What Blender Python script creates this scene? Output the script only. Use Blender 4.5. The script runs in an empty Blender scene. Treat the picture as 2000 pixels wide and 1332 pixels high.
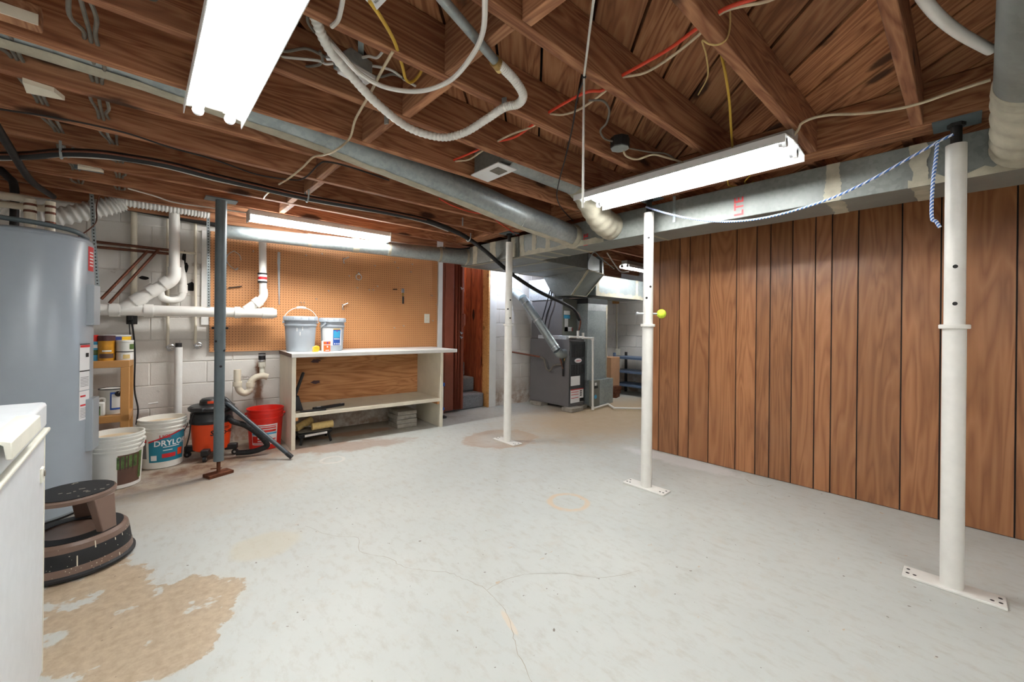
import bpy, math, random
from mathutils import Vector, Matrix
random.seed(7)
S = bpy.context.scene
COL = S.collection
PI = math.pi
# ---------------------------------------------------------------- camera
FPX, HOR, EYE = 804.0, 639.0, 1.15
TH, ROLL = math.radians(47.84), math.radians(0.6)
FW = Vector((math.cos(TH), math.sin(TH), 0)); RT = Vector((math.sin(TH), -math.cos(TH), 0)); UP = Vector((0, 0, 1))
cam = bpy.data.objects.new('camera', bpy.data.cameras.new('camera')); COL.objects.link(cam)
r_ = RT*math.cos(ROLL)+UP*math.sin(ROLL); u_ = UP*math.cos(ROLL)-RT*math.sin(ROLL); b_ = -FW
cam.matrix_world = Matrix(((r_.x, u_.x, b_.x, 0), (r_.y, u_.y, b_.y, 0), (r_.z, u_.z, b_.z, EYE), (0, 0, 0, 1)))
cam.data.sensor_width = 36; cam.data.lens = 36*FPX/2000; cam.data.shift_y = -(666-HOR)/2000; cam.data.clip_start = .02
S.camera = cam
# ---------------------------------------------------------------- world, exposure (the room is closed: its lamps and some added unseen ones light it)
wd = bpy.data.worlds.new('world'); S.world = wd; wd.use_nodes = True
wd.node_tree.nodes['Background'].inputs[0].default_value = (.8, .85, .9, 1); wd.node_tree.nodes['Background'].inputs[1].default_value = .2
S.view_settings.view_transform = 'Standard'; S.view_settings.look = 'None'
S.view_settings.gamma = 1; S.view_settings.use_curve_mapping = False
S.view_settings.exposure = 1.25
TUBE = 26.0      # emission of the fluorescent tubes
# ---------------------------------------------------------------- measuring helpers: a picture ray met with a real plane
def ray(u, v):
    a, b = u-1000, v-666; c, s = math.cos(-ROLL), math.sin(-ROLL)
    u, v = 1000+a*c-b*s, 666+a*s+b*c
    return FW+RT*((u-1000)/FPX)+UP*((HOR-v)/FPX)
EYEV = Vector((0, 0, EYE))
def PZ(u, v, z=0.0):
    D = ray(u, v); return EYEV+D*((z-EYE)/D.z)
def PY(u, v, y):
    D = ray(u, v); return EYEV+D*(y/D.y)
def PX(u, v, x):
    D = ray(u, v); return EYEV+D*(x/D.x)
WS = -.07                                   # the back wall runs a little askew: Y = 4.87 - .07 X
def PW(u, v, n=0.0):
    D = ray(u, v); return EYEV+D*((4.87-n)/(D.y-WS*D.x))
def WY(x, n=0.0): return 4.87-n+WS*x
WA = math.atan(WS)
# ---------------------------------------------------------------- mesh building
def frame(d):
    d = d.normalized(); a = Vector((0, 0, 1)) if abs(d.z) < .95 else Vector((1, 0, 0))
    x = a.cross(d).normalized(); return x, d.cross(x)
def smooth_path(pts, n=8):
    p = [Vector(q) for q in pts]
    if len(p) < 3: return p
    out = []; e = [2*p[0]-p[1]]+p+[2*p[-1]-p[-2]]
    for i in range(1, len(e)-2):
        a, b, c, d = e[i-1:i+3]
        for k in range(n):
            t = k/n
            out.append(.5*((2*b)+(c-a)*t+(2*a-5*b+4*c-d)*t*t+(3*b-a-3*c+d)*t**3))
    return out+[p[-1]]
class MB:
    def __init__(s): s.v = []; s.f = []; s.sm = []
    def add(s, v, f, sm=False):
        o = len(s.v); s.v += [tuple(q) for q in v]; s.f += [tuple(i+o for i in q) for q in f]; s.sm += [sm]*len(f); return s
    def box(s, x0, x1, y0, y1, z0, z1, M=None):
        v = [Vector(q) for q in ((x0,y0,z0),(x1,y0,z0),(x1,y1,z0),(x0,y1,z0),(x0,y0,z1),(x1,y0,z1),(x1,y1,z1),(x0,y1,z1))]
        if M: v = [M@q for q in v]
        return s.add(v, [(0,3,2,1),(4,5,6,7),(0,1,5,4),(1,2,6,5),(2,3,7,6),(3,0,4,7)])
    def cbox(s, c, d, rz=0, rx=0, ry=0):
        M = Matrix.Translation(c)@Matrix.Rotation(rz, 4, 'Z')@Matrix.Rotation(ry, 4, 'Y')@Matrix.Rotation(rx, 4, 'X')
        return s.box(-d[0]/2, d[0]/2, -d[1]/2, d[1]/2, -d[2]/2, d[2]/2, M)
    def bar(s, a, b, w, h, up=(0,0,1)):
        a, b = Vector(a), Vector(b); d = (b-a).normalized(); x = d.cross(Vector(up))
        if x.length < 1e-4: x = Vector((1,0,0))
        x.normalize(); y = x.cross(d)
        v = [p+x*i*w/2+y*j*h/2 for p in (a, b) for i, j in ((-1,-1),(1,-1),(1,1),(-1,1))]
        return s.add(v, [(0,1,2,3),(7,6,5,4),(0,4,5,1),(1,5,6,2),(2,6,7,3),(3,7,4,0)])
    def cyl(s, a, b, r, r2=None, n=16, caps=True):
        a, b = Vector(a), Vector(b); r2 = r if r2 is None else r2; x, y = frame(b-a)
        v = [p+(x*math.cos(2*PI*k/n)+y*math.sin(2*PI*k/n))*q for p, q in ((a, r), (b, r2)) for k in range(n)]
        s.add(v, [(k, (k+1)%n, n+(k+1)%n, n+k) for k in range(n)], True)
        if caps:
            s.add(v[:n], [tuple(range(n-1,-1,-1))]); s.add(v[n:], [tuple(range(n))])
        return s
    def tube(s, pts, r, n=8, sub=6, caps=True):
        p = smooth_path(pts, sub) if sub else [Vector(q) for q in pts]
        rr = r if callable(r) else (lambda t: r)
        x, y = frame(p[1]-p[0]); v = []; m = len(p)
        for i, q in enumerate(p):
            t = (p[min(i+1, m-1)]-p[max(i-1, 0)]).normalized()
            x = (x-t*x.dot(t)).normalized(); y = t.cross(x); R = rr(i/(m-1))
            v += [q+(x*math.cos(2*PI*k/n)+y*math.sin(2*PI*k/n))*R for k in range(n)]
        f = [(i*n+k, i*n+(k+1)%n, (i+1)*n+(k+1)%n, (i+1)*n+k) for i in range(m-1) for k in range(n)]
        s.add(v, f, True)
        if caps: s.add(v[:n], [tuple(range(n-1,-1,-1))]); s.add(v[-n:], [tuple(range(n))])
        return s
    def lathe(s, prof, c=(0,0,0), n=32, M=None, a0=0, a1=2*PI):
        c = Vector(c); full = abs(a1-a0-2*PI) < 1e-6; m = n if full else n+1; v = []
        for r, z in prof:
            for k in range(m):
                a = a0+(a1-a0)*k/n; q = Vector((r*math.cos(a), r*math.sin(a), z)); q = M@q if M else q; v.append(c+q)
        f = []
        for i in range(len(prof)-1):
            for k in range(n if full else n):
                k2 = (k+1) % m if full else k+1
                f.append((i*m+k, i*m+k2, (i+1)*m+k2, (i+1)*m+k))
        return s.add(v, f, True)
    def prism(s, poly, d):
        d = Vector(d); p = [Vector(q) for q in poly]; n = len(p)
        return s.add(p+[q+d for q in p], [tuple(range(n-1,-1,-1)), tuple(range(n, 2*n))]+[(k, (k+1)%n, n+(k+1)%n, n+k) for k in range(n)])
    def hexa(s, q): return s.add(q, [(0,3,2,1),(4,5,6,7),(0,1,5,4),(1,2,6,5),(2,3,7,6),(3,0,4,7)])
    def ball(s, c, r, n=16, sc=(1,1,1)):
        c = Vector(c); pr = [(max(1e-5, r*math.sin(PI*i/10)), -r*math.cos(PI*i/10)) for i in range(11)]
        return s.lathe(pr, c, n, Matrix.Diagonal((*sc, 1)))
    def wrap(s, c, rf, a0, a1, z0, z1, off=.0012, n=12, m=3):
        v = []
        for j in range(m+1):
            z = z0+(z1-z0)*j/m
            for k in range(n+1):
                a = a0+(a1-a0)*k/n; R = rf(z)+off; v.append((c[0]+R*math.cos(a), c[1]+R*math.sin(a), c[2]+z))
        return s.add(v, [(j*(n+1)+k, j*(n+1)+k+1, (j+1)*(n+1)+k+1, (j+1)*(n+1)+k) for j in range(m) for k in range(n)], True)
    def split(s, name, m, parent=None):
        par = list(range(len(s.v)))
        def fd(i):
            while par[i] != i: par[i] = par[par[i]]; i = par[i]
            return i
        for f in s.f:
            for q in f[1:]: par[fd(q)] = fd(f[0])
        g = {}
        for f, k in zip(s.f, s.sm): g.setdefault(fd(f[0]), []).append((f, k))
        for fs in g.values():
            ix = {}; b = MB()
            for f, k in fs:
                for q in f: ix.setdefault(q, len(ix))
            b.v = [None]*len(ix)
            for q, j in ix.items(): b.v[j] = s.v[q]
            b.f = [tuple(ix[q] for q in f) for f, k in fs]; b.sm = [k for f, k in fs]; b.build(name, m, parent)
    def build(s, name, m, parent=None, bevel=0, sharp=40, label=None, loc=None):
        me = bpy.data.meshes.new(name); me.from_pydata(s.v, [], s.f)
        me.polygons.foreach_set('use_smooth', s.sm); me.materials.append(m)
        import bmesh
        bm = bmesh.new(); bm.from_mesh(me); bmesh.ops.remove_doubles(bm, verts=bm.verts, dist=1e-6); bmesh.ops.recalc_face_normals(bm, faces=bm.faces); bm.to_mesh(me); bm.free()
        me.set_sharp_from_angle(angle=math.radians(sharp)); me.update()
        o = bpy.data.objects.new(name, me); COL.objects.link(o)
        if loc is not None: o.location = loc
        if parent is not None: attach(o, parent)
        if bevel:
            b = o.modifiers.new('bevel', 'BEVEL'); b.width = bevel; b.segments = 2; b.limit_method = 'ANGLE'; b.angle_limit = math.radians(50)
        if label: o['label'] = label
        return o
def attach(o, p):
    o.parent = p; o.matrix_parent_inverse = world(p).inverted()
def world(o):
    return (world(o.parent)@o.matrix_parent_inverse@o.matrix_basis) if o.parent else o.matrix_basis.copy()
def thing(name, label, cat, loc=(0,0,0), group=None):
    o = bpy.data.objects.new(name, None); COL.objects.link(o); o.location = loc; o.empty_display_size = .05
    return tag(o, label, cat, group)
def tag(o, label, cat, group=None):
    o['label'] = label; o['category'] = cat
    if group: o['group'] = group
    return o
def struct(o): o['kind'] = 'structure'; return o
# ---------------------------------------------------------------- materials
def lin(c):
    return tuple((x/12.92 if x <= .04045 else ((x+.055)/1.055)**2.4) for x in [q/255 for q in c])+(1,)
class NT:
    def __init__(s, name):
        s.m = bpy.data.materials.new(name); s.m.use_nodes = True; s.t = s.m.node_tree; s.b = s.t.nodes['Principled BSDF']
        s.tc = None
    def n(s, typ, **k):
        q = s.t.nodes.new(typ)
        for a, b in k.items(): setattr(q, a, b)
        return q
    def link(s, a, b): s.t.links.new(a, b)
    def put(s, sock, val):
        if hasattr(val, 'is_output'): s.link(val, sock)
        elif isinstance(val, (tuple, list)) and len(val) == 3 and sock.type == 'RGBA': sock.default_value = (*val, 1)
        else: sock.default_value = val
    def coord(s, world=False, rnd=True):
        if world: return s.n('ShaderNodeNewGeometry').outputs['Position']
        o = s.n('ShaderNodeTexCoord').outputs['Object']
        if not rnd: return o
        r = s.n('ShaderNodeObjectInfo').outputs['Random']
        return s.vm('ADD', o, s.comb(s.mth('MULTIPLY', r, 31.7), s.mth('MULTIPLY', r, 53.1), s.mth('MULTIPLY', r, 17.3)))
    def rand(s): return s.n('ShaderNodeObjectInfo').outputs['Random']
    def comb(s, x, y, z):
        q = s.n('ShaderNodeCombineXYZ')
        for i, w in enumerate((x, y, z)): s.put(q.inputs[i], w)
        return q.outputs[0]
    def sep(s, v):
        q = s.n('ShaderNodeSeparateXYZ'); s.put(q.inputs[0], v); return q.outputs
    def vm(s, op, a, b):
        q = s.n('ShaderNodeVectorMath', operation=op); s.put(q.inputs[0], a); s.put(q.inputs[1], b); return q.outputs['Value'] if op in ('LENGTH', 'DISTANCE', 'DOT_PRODUCT') else q.outputs[0]
    def mth(s, op, a, b=0.0, c=None, clamp=False):
        q = s.n('ShaderNodeMath', operation=op, use_clamp=clamp); s.put(q.inputs[0], a); s.put(q.inputs[1], b)
        if c is not None: s.put(q.inputs[2], c)
        return q.outputs[0]
    def noise(s, co, scale, detail=4, rough=.55, dist=0.0):
        q = s.n('ShaderNodeTexNoise'); s.put(q.inputs['Vector'], co); q.inputs['Scale'].default_value = scale; q.inputs['Detail'].default_value = detail
        q.inputs['Roughness'].default_value = rough; q.inputs['Distortion'].default_value = dist; return q.outputs['Fac']
    def vor(s, co, scale, feat='F1', out='Distance'):
        q = s.n('ShaderNodeTexVoronoi', feature=feat); s.put(q.inputs['Vector'], co); q.inputs['Scale'].default_value = scale; return q.outputs[out]
    def ramp(s, f, stops):
        q = s.n('ShaderNodeValToRGB'); s.put(q.inputs[0], f); e = q.color_ramp.elements
        while len(e) < len(stops): e.new(.5)
        for i, (p, c) in enumerate(stops):
            e[i].position = p; e[i].color = c if len(c) == 4 else (*c, 1)
        return q.outputs[0]
    def rng(s, v, a, b, c=0.0, d=1.0, smooth=False):
        q = s.n('ShaderNodeMapRange', interpolation_type='SMOOTHSTEP' if smooth else 'LINEAR')
        for i, w in enumerate((v, a, b, c, d)): s.put(q.inputs[i], w)
        return q.outputs[0]
    def mix(s, f, a, b, mode='MIX'):
        q = s.n('ShaderNodeMix', data_type='RGBA', blend_type=mode); s.put(q.inputs[0], f); s.put(q.inputs[6], a); s.put(q.inputs[7], b); return q.outputs[2]
    def bump(s, h, strength=.3, dist=.005):
        q = s.n('ShaderNodeBump'); s.put(q.inputs['Height'], h); q.inputs['Strength'].default_value = strength; q.inputs['Distance'].default_value = dist
        s.link(q.outputs[0], s.b.inputs['Normal'])
    def out(s, col, rough=.6, metal=0.0, spec=.5):
        s.put(s.b.inputs['Base Color'], col); s.put(s.b.inputs['Roughness'], rough); s.put(s.b.inputs['Metallic'], metal); s.b.inputs['Specular IOR Level'].default_value = spec; return s.m
def mk(name, rgb, rough=.5, metal=0.0, var=.08, scale=6, spec=.5, bump=0, world=False):
    t = NT(name); c = lin(rgb); n = t.noise(t.coord(world, not world), scale, 4)
    a = tuple(x*(1-var) for x in c[:3])+(1,); b = tuple(min(1, x*(1+var)) for x in c[:3])+(1,)
    if bump: t.bump(t.noise(t.coord(world, not world), scale*8, 4), bump, .003)
    return t.out(t.mix(t.rng(n, .3, .7), a, b), rough, metal, spec)
def wood(name, dark, mid, light, axis=0, rough=.6, scale=1.0, knots=.5, rnd=.25, spec=.3, bump=.15):
    t = NT(name); co = t.coord(); x = t.sep(co); k = [26*scale]*3; k[axis] = 1.1*scale
    st = t.comb(*[t.mth('MULTIPLY', x[i], k[i]) for i in range(3)])
    st2 = t.comb(*[t.mth('MULTIPLY', x[i], 9*scale if i != axis else .9*scale) for i in range(3)])
    big = t.noise(st2, 1.0, 3, .5, .6)
    fine = t.noise(st, 2.2, 5, .65)
    ring = t.mth('MULTIPLY', t.mth('PINGPONG', t.mth('MULTIPLY', big, 11.0), .5), 2.0)
    g = t.mth('ADD', t.mth('MULTIPLY', ring, .38), t.mth('MULTIPLY', fine, .62))
    c = t.ramp(g, [(.22, lin(dark)), (.5, lin(mid)), (.8, lin(light))])
    if knots:
        ks = [5.0]*3; ks[axis] = 1.7
        kv = t.comb(*[t.mth('MULTIPLY', x[i], ks[i]) for i in range(3)])
        d = t.mth('ADD', t.vor(kv, 1.0), t.mth('MULTIPLY', t.noise(co, 30, 2), .06))
        c = t.mix(t.rng(d, .13, .22, knots+.3, 0, True), c, lin([q*.42 for q in dark]))
    r = t.rand(); c = t.mix(1.0, c, t.ramp(r, [(0, (1-rnd,)*3+(1,)), (1, (1+rnd*.2,)*3+(1,))]), 'MULTIPLY')
    t.bump(fine, bump, .002)
    return t.out(c, rough, 0, spec)
def emit(name, rgb, st):
    t = NT(name); t.out(lin(rgb), .4); t.b.inputs['Emission Color'].default_value = lin(rgb); t.b.inputs['Emission Strength'].default_value = st; return t.m
M = {}
M['joist'] = wood('joist_pine', (122,76,52), (162,110,78), (192,140,102), 0, .75, 1.0, .6, .2)
M['block'] = wood('blocking_pine', (136,88,62), (174,122,88), (200,150,110), 1, .75, 1.0, .4, .3)
M['beam'] = wood('beam_pine', (116,70,46), (160,108,74), (190,138,98), 1, .7, 1.0, .6, .2)
M['plank'] = wood('subfloor_pine', (128,78,50), (172,116,78), (198,144,100), 0, .75, .9, .6, .45)
M['panel'] = wood('mahogany_panel', (128,82,52), (152,102,66), (168,116,78), 2, .29, .6, 0, .25, .45, .05)
M['groove'] = mk('panel_groove', (28,18,13), .7)
M['cedar'] = wood('knotty_cedar', (124,56,32), (166,84,48), (196,110,66), 2, .45, 1.0, .9, .35, .4)
M['ply'] = wood('fir_plywood', (158,102,60), (194,136,88), (210,156,106), 0, .6, .7, .5, 0)
M['pinelight'] = wood('light_pine', (176,122,66), (200,146,86), (216,166,104), 0, .55, 1, .2, .1)
M['doorbrown'] = mk('brown_vinyl', (136,74,56), .32, 0, .08, 10)
M['white'] = mk('white_paint', (226,226,222), .45, 0, .04, 9)
M['cream'] = mk('cream_paint', (224,216,196), .5, 0, .06, 7)
M['pvc'] = mk('white_pvc', (232,230,224), .32, 0, .03, 9)
M['steelwhite'] = mk('white_enamel_steel', (228,226,219), .38, 0, .05, 14)
M['steelgray'] = mk('grey_painted_post', (92,104,108), .45, 0, .1, 10)
M['rust'] = mk('rusty_iron', (104,62,42), .85, .2, .4, 30, .3, .4)
M['iron'] = mk('dark_iron', (46,44,43), .55, .5, .25, 20)
M['black'] = mk('black_plastic', (34,35,37), .42, 0, .15, 20)
M['rubber'] = mk('black_rubber', (22,23,25), .6, 0, .1, 20)
M['chrome'] = mk('bright_metal', (196,198,200), .3, .9, .05, 20)
M['copper'] = mk('old_copper', (112,68,50), .5, .55, .25, 20)
M['brass'] = mk('brass', (168,140,84), .4, .7, .2, 20)
def galv(name, c1, c2, metal=.55, rough=.42):
    t = NT(name); co = t.coord(rnd=False)
    v = t.vor(co, 55, 'F1', 'Color'); g = t.sep(v)[0]; n = t.noise(co, 3.5, 5)
    f = t.mth('ADD', t.mth('MULTIPLY', g, .25), t.mth('MULTIPLY', n, .75))
    return t.out(t.ramp(f, [(.25, lin(c1)), (.8, lin(c2))]), t.rng(g, 0, 1, rough-.06, rough+.1), metal)
M['galv'] = galv('galvanised_steel', (136,146,148), (176,184,184))
M['galvdull'] = galv('dull_galvanised_steel', (112,116,113), (144,148,143), .3, .55)
M['foil'] = galv('bright_duct_metal', (176,182,186), (222,226,228), .5, .35)
M['mastic'] = mk('duct_mastic', (172,166,148), .75, 0, .18, 12, .3, .3)
M['heater'] = mk('heater_grey_enamel', (150,160,168), .3, 0, .03, 5)
M['furn'] = mk('furnace_grey', (106,104,104), .45, 0, .05, 5)
M['furndark'] = mk('furnace_charcoal', (54,58,60), .45, 0, .08, 12)
M['olive'] = mk('coil_cabinet_grey', (112,114,106), .5, 0, .05, 6)
M['freezer'] = mk('freezer_white', (214,218,220), .42, 0, .03, 25, .5, .15)
M['offwhite'] = mk('aged_white_plastic', (222,220,206), .5, 0, .05, 12)
M['bucketw'] = mk('white_bucket_plastic', (222,221,214), .42, 0, .04, 7)
M['bucketg'] = mk('grey_bucket_plastic', (168,176,184), .42, 0, .06, 6)
M['red'] = mk('red_plastic', (216,36,22), .38, 0, .06, 8)
M['orange'] = mk('orange_plastic', (226,74,26), .36, 0, .06, 8)
M['label'] = mk('label_white', (228,228,228), .5, 0, .02, 5)
M['teal'] = mk('label_teal', (24,122,146), .45, 0, .05, 9)
M['labelred'] = mk('label_red', (196,34,40), .45, 0, .05, 9)
M['labelblue'] = mk('label_blue', (40,86,172), .45, 0, .12, 14)
M['labelgreen'] = mk('label_forest', (78,104,52), .5, 0, .6, 28)
M['labelbrown'] = mk('label_brown', (92,66,54), .5, 0, .12, 12)
M['labelorange'] = mk('label_orange', (232,104,40), .45, 0, .06, 9)
M['ink'] = mk('black_ink', (26,26,28), .5, 0, 0, 5)
M['greyink'] = mk('grey_print', (120,120,122), .5, 0, .1, 60)
M['purple'] = mk('purple_ink', (120,74,170), .5, 0, .05, 9)
M['yellow'] = mk('yellow_plastic', (226,178,34), .42, 0, .08, 9)
M['canary'] = mk('yellow_cable_jacket', (206,168,62), .45, 0, .08, 20)
M['ivory'] = mk('ivory_cable_jacket', (202,186,156), .5, 0, .12, 20)
M['whitecab'] = mk('white_cable_jacket', (214,212,204), .45, 0, .06, 20)
M['greycab'] = mk('grey_cloth_cable', (112,106,96), .7, 0, .2, 30)
M['redcab'] = mk('red_cable_jacket', (214,66,36), .45, 0, .08, 20)
M['blueshelf'] = mk('blue_grey_steel', (92,112,140), .45, 0, .08, 12)
M['concrete'] = mk('grey_paver', (150,144,134), .9, 0, .2, 22, .3, .4)
M['carpet'] = mk('grey_carpet', (128,130,134), .95, 0, .25, 90, .1, .8)
M['brownstool'] = mk('taupe_steel', (116,94,82), .4, 0, .05, 9)
M['oak'] = mk('oak_melamine', (194,142,82), .45, 0, .06, 8)
M['nap'] = mk('paint_roller_nap', (214,188,128), .95, 0, .12, 50, .1, .6)
M['cardboard'] = mk('cardboard', (176,134,100), .8, 0, .08, 9)
M['tan'] = mk('tan_plastic', (206,184,152), .5, 0, .05, 9)
M['skyblue'] = mk('sky_blue_print', (66,166,210), .4, 0, .1, 20)
M['navy'] = mk('navy_print', (42,58,128), .45, 0, .1, 15)
M['goldcan'] = mk('gold_brown_print', (196,136,30), .4, 0, .2, 18)
M['maroon'] = mk('maroon_cap', (74,42,44), .45, 0, .05, 9)
M['dark'] = mk('dark_void', (16,14,13), .9, 0, .1, 5)
M['bulb'] = emit('bulb_glow', (222,233,255), 230)
M['tubebright'] = emit('bright_fluorescent_glow', (250,250,248), TUBE*1.3)
M['tubeglow'] = emit('fluorescent_glow', (249,250,250), TUBE)
M['lampwhite'] = mk('lamp_white_enamel', (236,238,238), .35, 0, .02, 5)
M['lampgrey'] = mk('lamp_housing_grey', (188,186,182), .45, 0, .04, 5)
def m_tennis():
    t = NT('tennis_felt'); c = t.coord(rnd=False); t.bump(t.noise(c, 400, 2), .5, .002); return t.out(t.mix(t.noise(c, 60, 2), lin((196,222,44)), lin((222,240,84))), .95)
M['tennis'] = m_tennis()
def m_rope():
    t = NT('blue_white_rope'); c = t.coord(rnd=False); x = t.sep(c)
    w = t.mth('FRACT', t.mth('MULTIPLY', t.mth('ADD', x[1], t.mth('ADD', x[2], t.mth('MULTIPLY', x[0], .5))), 62))
    return t.out(t.mix(t.rng(w, .5, .55), lin((70,112,184)), lin((222,228,236))), .8)
M['rope'] = m_rope()
def blob(t, x, cx, cy, rx, ry, nz, amp, soft=.08, ang=0):
    ca, sa = math.cos(ang), math.sin(ang)
    dx, dy = t.mth('SUBTRACT', x[0], cx), t.mth('SUBTRACT', x[1], cy)
    a = t.mth('ADD', t.mth('MULTIPLY', dx, ca/rx), t.mth('MULTIPLY', dy, sa/rx)); b = t.mth('ADD', t.mth('MULTIPLY', dx, -sa/ry), t.mth('MULTIPLY', dy, ca/ry))
    d = t.mth('SQRT', t.mth('ADD', t.mth('MULTIPLY', a, a), t.mth('MULTIPLY', b, b)))
    d = t.mth('ADD', d, t.mth('MULTIPLY', t.mth('SUBTRACT', nz, .5), amp))
    return t.rng(d, 1-soft, 1+soft, 1, 0, True), d
def m_floor():
    t = NT('painted_concrete_floor'); p = t.coord(True); x = t.sep(p)
    n1 = t.noise(p, 1.3, 5); n2 = t.noise(p, 7, 6, .65); n5 = t.noise(t.vm('MULTIPLY', p, (26, 11, 1)), 1.0, 6, .7); n3 = t.noise(p, 30, 5, .7); n4 = t.noise(t.vm('ADD', p, (9,3,0)), 2.6, 6, .7)
    c = t.mix(t.rng(n1, .3, .7), lin((186,189,184)), lin((195,197,191)))
    c = t.mix(t.rng(n5, .5, .75, 0, .75), c, lin((172,168,157))); c = t.mix(t.rng(n2, .56, .75, 0, .45), c, lin((186,178,164)))
    beige = lin((184,166,142)); beige2 = lin((164,146,122)); rustc = lin((150,104,74)); grime = lin((150,138,122)); pale = lin((212,206,196))
    bm = t.mix(t.rng(n3, .35, .65), beige, beige2)
    # worn-through patch beside the freezer
    m1, _ = blob(t, x, .03, 2.10, .30, .27, n2, 2.0, .05); m2, _ = blob(t, x, -.13, 2.42, .2, .33, n2, 1.7, .05); m3, _ = blob(t, x, .26, 2.14, .12, .11, n2, 2.2, .06)
    m4, _ = blob(t, x, .02, 1.88, .22, .12, n2, 2.0, .06)
    mm = t.mth('MAXIMUM', t.mth('MAXIMUM', m1, m2), t.mth('MAXIMUM', m3, m4))
    hole = t.rng(t.noise(p, 5.5, 4), .60, .63)
    c = t.mix(t.mth('MULTIPLY', mm, t.mth('SUBTRACT', 1, hole)), c, bm)
    # small flaked specks
    sp = t.rng(t.noise(t.vm('MULTIPLY', p, (1,1.6,1)), 17, 3, .5), .70, .72); sp = t.mth('MULTIPLY', sp, t.rng(n4, .45, .6))
    c = t.mix(t.mth('MULTIPLY', sp, .8), c, lin((186,164,136)))
    sp2 = t.rng(t.noise(t.vm('ADD', p, (4,7,0)), 36, 2, .5), .735, .755); c = t.mix(t.mth('MULTIPLY', sp2, .85), c, lin((104,90,76)))
    # dirt and rust near the back wall, the bench and the furnace
    d1, _ = blob(t, x, -.1, 4.35, 1.25, .75, n2, 1.3, .45); c = t.mix(t.mth('MULTIPLY', d1, t.rng(n4, .3, .6, .55, 1.0)), c, t.mix(t.rng(n2, .42, .58), lin((148,130,110)), lin((108,76,56))))
    d2, _ = blob(t, x, 1.9, 4.7, 1.2, .55, n2, 1.0, .35); c = t.mix(t.mth('MULTIPLY', d2, .85), c, lin((140,126,108)))
    d3, _ = blob(t, x, 1.75, 4.38, .35, .10, n2, 1.8, .25, -.1); c = t.mix(t.mth('MULTIPLY', d3, .7), c, rustc)
    d4, q4 = blob(t, x, 2.78, 3.22, .40, .33, n2, .9, .1); ring = t.mth('MULTIPLY', d4, t.rng(q4, .45, 1.0, .35, 1)); c = t.mix(t.mth('MULTIPLY', ring, .75), c, lin((172,142,116)))
    d5, _ = blob(t, x, 4.7, 3.1, 1.6, .9, n2, 1.0, .5); c = t.mix(t.mth('MULTIPLY', d5, .8), c, lin((178,150,112)))
    d6, _ = blob(t, x, 1.5, 3.95, .55, .16, n2, 1.9, .3, -.3); c = t.mix(t.mth('MULTIPLY', d6, .5), c, rustc)
    d7, _ = blob(t, x, .3, 3.4, .75, .35, n2, 1.8, .5, .2); c = t.mix(t.mth('MULTIPLY', d7, .4), c, lin((178,164,144)))
    # round marks left by cans
    for cx, cy, r, k in ((2.11,1.76,.125,.8), (1.235,3.631,.09,.7)):
        _, q = blob(t, x, cx, cy, r, r, n2, .5); rg = t.rng(t.mth('ABSOLUTE', t.mth('SUBTRACT', q, 1)), .05, .22, 1, 0, True)
        c = t.mix(t.mth('MULTIPLY', rg, t.rng(n2, .35, .5, .2, k)), c, lin((206,182,152)) if r > .1 else pale)
    d8, _ = blob(t, x, .5, 2.45, .16, .14, n2, .8, .2); c = t.mix(t.mth('MULTIPLY', d8, .45), c, lin((196,186,160)))
    d9, _ = blob(t, x, 3.5, 1.7, .12, .5, n2, 1.5, .3); c = t.mix(t.mth('MULTIPLY', d9, .6), c, lin((222,220,218)))
    e1, _ = blob(t, x, 1.075, 1.18, .012, .07, n2, 1.8, .3, -.3); c = t.mix(t.mth('MULTIPLY', e1, .7), c, lin((208,192,170)))
    t.bump(t.mth('ADD', n3, t.mth('MULTIPLY', mm, -.6)), .12, .004)
    return t.out(c, t.rng(n2, .3, .7, .42, .62), 0, .4)
M['floor'] = m_floor()
def m_block():
    t = NT('painted_block'); p = t.coord(True); x = t.sep(p); n1 = t.noise(p, 2.2, 5); n2 = t.noise(p, 9, 6, .65); n3 = t.noise(p, 60, 4, .7)
    c = t.mix(t.rng(n1, .35, .65), lin((214,210,203)), lin((226,224,219)))
    c = t.mix(t.mth('MULTIPLY', t.rand(), .25), c, lin((206,198,188)))
    low = t.rng(t.mth('ADD', x[2], t.mth('MULTIPLY', n2, .5)), .3, .85, 1, 0, True)
    c = t.mix(t.mth('MULTIPLY', low, t.rng(n2, .4, .58, .2, .95)), c, lin((164,140,120)))
    c = t.mix(t.mth('MULTIPLY', t.rng(n2, .64, .70), .6), c, lin((150,138,126)))
    dx = t.mth('SUBTRACT', x[0], PW(505, 770).x); w = t.mth('ADD', t.mth('ABSOLUTE', dx), t.mth('MULTIPLY', t.mth('SUBTRACT', n2, .5), .12))
    st = t.mth('MULTIPLY', t.rng(w, .012, .05, 1, 0, True), t.mth('MULTIPLY', t.rng(x[2], .30, .42), t.rng(x[2], .82, .74)))
    c = t.mix(t.mth('MULTIPLY', st, .9), c, lin((122,74,38)))
    t.bump(t.mth('ADD', n3, t.mth('MULTIPLY', n2, 1.5)), .25, .004)
    return t.out(c, .72, 0, .3)
M['cmu'] = m_block()
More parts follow.
